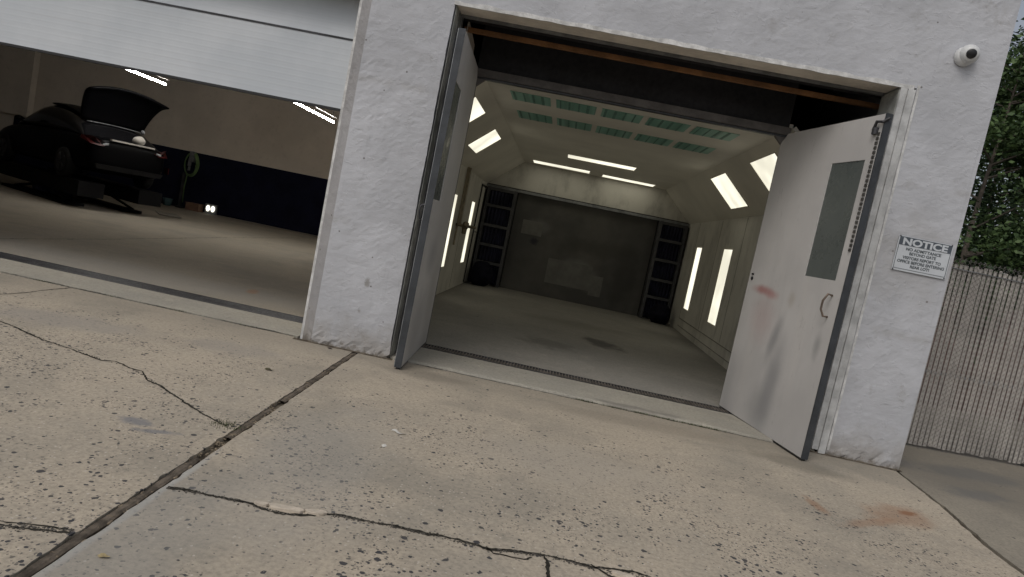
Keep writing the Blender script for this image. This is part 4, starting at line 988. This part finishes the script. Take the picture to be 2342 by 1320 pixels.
for s_ in (1, -1):
    bm = bmesh.new()
    poly_prism(bm, [cp(.03, s_*.50, .86), cp(.01, s_*.62, .80), cp(.08, s_*.85, .82), cp(.36, s_*.93, .90), cp(.34, s_*.91, .97), cp(.07, s_*.80, .98)], -FW*.03)
    obj('tail_light', bm, mat_red, CAR)
    bm = bmesh.new(); poly_prism(bm, [cp(-.03, s_*.52, .85), cp(-.03, s_*.64, .83), cp(-.02, s_*.64, .87), cp(-.03, s_*.52, .89)], -FW*.012); obj('reverse_lamp', bm, mat_metal, CAR)
    for a in (.95, 3.85):
        c = cp(a, s_*.86, .31); wbm = bmesh.new(); lathe(wbm, [(.24, -.11), (.335, -.1), (.345, -.05), (.345, .05), (.335, .1), (.24, .11)], c, LF, 28); wh = obj('wheel', wbm, mat_rubber, CAR, True)
        wbm = bmesh.new(); lathe(wbm, [(.05, .0), (.22, .012), (.235, .02)], c+LF*s_*.095, LF*s_, 24)
        for k in range(5):
            t = 2*math.pi*k/5; u_ = FW*math.cos(t)+Vector((0, 0, math.sin(t))); tube(wbm, [c+LF*s_*.11+u_*.04, c+LF*s_*.12+u_*.22], .022, 6)
        obj('rim', wbm, mat_rim, wh)
bm = bmesh.new(); poly_prism(bm, [cp(-.05, -.47, .955), cp(-.05, .47, .955), cp(-.05, .47, .99), cp(-.05, -.47, .99)], FW*.10); obj('sill_trim', bm, worn('pale_sill_trim', (.42, .40, .37), .2, 5, .5, .1), CAR)
bm = bmesh.new(); poly_prism(bm, [cp(-.035, -.70, .32), cp(-.035, .70, .32), cp(-.055, .74, .42), cp(-.055, -.74, .42)], FW*.08); obj('bumper_trim', bm, worn('satin_trim', (.008, .008, .009), .2, 5, .5, .1, spec=.2), CAR)
bm = bmesh.new(); poly_prism(bm, [cp(.10, -.945, .45), cp(.30, -.955, .45), cp(.30, -.955, .60), cp(.10, -.945, .60)], -LF*.012); obj('side_reflector', bm, mat_red, CAR)
for s_ in (1, -1):
    bm = bmesh.new(); tube(bm, [cp(2.95, s_*.9, .98), cp(2.95, s_*1.02, 1.03)], .02, 6); bmesh.ops.create_icosphere(bm, subdivisions=2, radius=.10, matrix=Matrix.Translation(cp(2.95, s_*1.06, 1.06)) @ Matrix.Diagonal((1, 1, .7, 1)))
    obj('mirror', bm, mat_carpaint, CAR, True)
bm = bmesh.new(); c = cp(.2, -.22, 1.075)
bmesh.ops.create_icosphere(bm, subdivisions=3, radius=.13, matrix=Matrix.Translation(c) @ Matrix.Diagonal((1.2, 1.0, .95, 1)))
for v in bm.verts: v.co += noise.noise_vector(v.co*6)*.03
tag(obj('cloth_bag', bm, worn('pale_cloth', (.36, .34, .31), .2, 6, .9, .4), None, True), 'pale rounded cloth bag sitting in the open car boot', 'bag')
mat_lift = worn('lift_black', (.008, .008, .009), .2, 4, .8, .1, spec=.1)
# lift under the car
LT = thing('vehicle_lift', (CARO.x, CARO.y, 0), 'low dark scissor lift holding up the black car', 'car lift')
def lp(a, b, z): return CARO + FW*a*SC + LF*b*SC + Vector((0, 0, z))
def lbox(bm, a0, a1, b0, b1, z0, z1):
    vs = [bm.verts.new(lp(*p)) for p in ((a0, b0, z0), (a1, b0, z0), (a1, b1, z0), (a0, b1, z0), (a0, b0, z1), (a1, b0, z1), (a1, b1, z1), (a0, b1, z1))]
    for f in ((0, 3, 2, 1), (4, 5, 6, 7), (0, 1, 5, 4), (1, 2, 6, 5), (2, 3, 7, 6), (3, 0, 4, 7)): bm.faces.new([vs[i] for i in f])
for s_ in (1, -1):
    b0, b1 = sorted((s_*.38, s_*.92))
    bm = bmesh.new(); lbox(bm, .15, 4.6, b0, b1, RAISE-.36, RAISE-.012); obj('platform', bm, mat_lift, LT)
    bm = bmesh.new(); lbox(bm, .8, 3.9, b0+.05, b1-.05, .005, .07); obj('base', bm, mat_lift, LT)
    bm = bmesh.new(); m_ = (b0+b1)/2
    tube(bm, [lp(1.0, m_-.1, .08), lp(3.5, m_-.1, RAISE-.1)], .035, 6); tube(bm, [lp(3.5, m_+.1, .08), lp(1.0, m_+.1, RAISE-.1)], .035, 6); obj('scissor_arm', bm, mat_lift, LT)
# bits on the garage floor
def gpt(x, y, z=0.004): return Vector((x, y, z))
mat_card = worn('dusty_cardboard', (.40, .36, .29), .2, 3, .9, .2); mat_cardd = worn('grey_board', (.17, .155, .135), .3, 3, .9, .2)
for c_, L_, W2, a, mt, lb in (((-11.6, 11.2), 1.6, .7, 2.5, mat_card, 'pale board lying under the side of the raised car'), ((-9.5, 11.6), 1.5, .55, 2.2, mat_cardd, 'grey board lying behind the raised car'),):
    bm = bmesh.new(); bx(bm, -L_/2, L_/2, -W2/2, W2/2, 0, .02, Matrix.Translation((*c_, .006)) @ Matrix.Rotation(a, 4, 'Z') @ Matrix.Rotation(.02, 4, 'Y')); tag(obj('floor_board', bm, mt), lb, 'board', 'boards around the raised car')
bm = bmesh.new(); 
for k in range(5): bmesh.ops.create_icosphere(bm, subdivisions=2, radius=.2, matrix=Matrix.Translation((-12.1+.14*k, 10.1+.05*k, .16+.05*(k % 2))) @ Matrix.Diagonal((1.1, .9, .8, 1)))
for v in bm.verts: v.co += noise.noise_vector(v.co*5)*.05
bmesh.ops.recalc_face_normals(bm, faces=bm.faces)
tag(obj('tarpaulin_bundle', bm, worn('navy_tarp', (.03, .035, .075), .4, 4, .6, .4), None, True), 'navy blue crumpled tarpaulin on the floor under the car', 'tarpaulin')
# hose reel
HR = thing('hose_reel', (-11.24, 15.2, 0), 'coiled green air hose hanging on the navy wainscot wall', 'hose')
bm = bmesh.new()
for k in range(5):
    rx, rz = .20+.012*k, .36+.012*k; tube(bm, [(-11.24+rx*math.cos(t)+.03*noise.noise(Vector((k, t, 0))), 15.34+.02*k, 1.52+rz*math.sin(t)) for t in [2*math.pi*i/28 for i in range(29)]], .020, 6)
tube(bm, [(-11.3, 15.35, 1.2), (-11.34, 15.35, .7), (-11.3, 15.32, .2)], .018, 6)
obj('hose_coil', bm, worn('green_hose', (.10, .17, .06), .3, 6, .5, .1), HR, True)
bm = bmesh.new(); bx(bm, -11.30, -11.16, 15.30, 15.46, 1.6, 1.95); bx(bm, -11.27, -11.19, 15.22, 15.30, 1.45, 1.7); bx(bm, -11.26, -11.20, 15.25, 15.30, 1.3, 1.44); obj('bracket', bm, mat_metal, HR)
bm = bmesh.new(); bx(bm, -11.44, -11.38, 15.30, 15.42, .0, 1.2); bx(bm, -11.5, -11.3, 15.25, 15.44, 0, .06); obj('post', bm, mat_dkmetal, HR)
bm = bmesh.new(); bx(bm, -11.05, -10.60, 15.1, 15.42, .006, .24); bx(bm, -11.07, -10.58, 15.08, 15.44, .242, .262); tag(obj('cardboard_box', bm, worn('brown_box', (.16, .09, .06), .3, 5, .9, .2)), 'low brown box on the floor against the wainscot', 'box')
bm = bmesh.new(); lathe(bm, [(.09, 0), (.13, .02), (.15, .2), (.16, .24), (.14, .24)], (-11.75, 15.2, .006), (0, 0, 1), 16); tag(obj('bucket', bm, worn('teal_bucket', (.05, .10, .11), .3, 5, .6, .1), None, True), 'small teal bucket below the green hose coil', 'bucket')
WL = thing('work_light', (-10.25, 15.2, 0), 'small bright work light standing on the floor by the wainscot', 'work light')
bm = bmesh.new(); bx(bm, -10.47, -10.07, 15.28, 15.36, .03, .34); bx(bm, -10.40, -10.14, 15.2, 15.42, .006, .028); obj('body', bm, mat_metal, WL)
for x in (-10.40, -10.23):
    bm = bmesh.new(); lathe(bm, [(.055, 0), (.07, .012), (.04, .03)], (x+.04, 15.275, .19), (0, -1, 0), 14)
    for v in bm.verts: v.co.z = .19+(v.co.z-.19)*1.5
    obj('lamp', bm, mat_worklamp, WL, True)

# cycles settings
S.cycles.max_bounces = 8; S.cycles.diffuse_bounces = 5
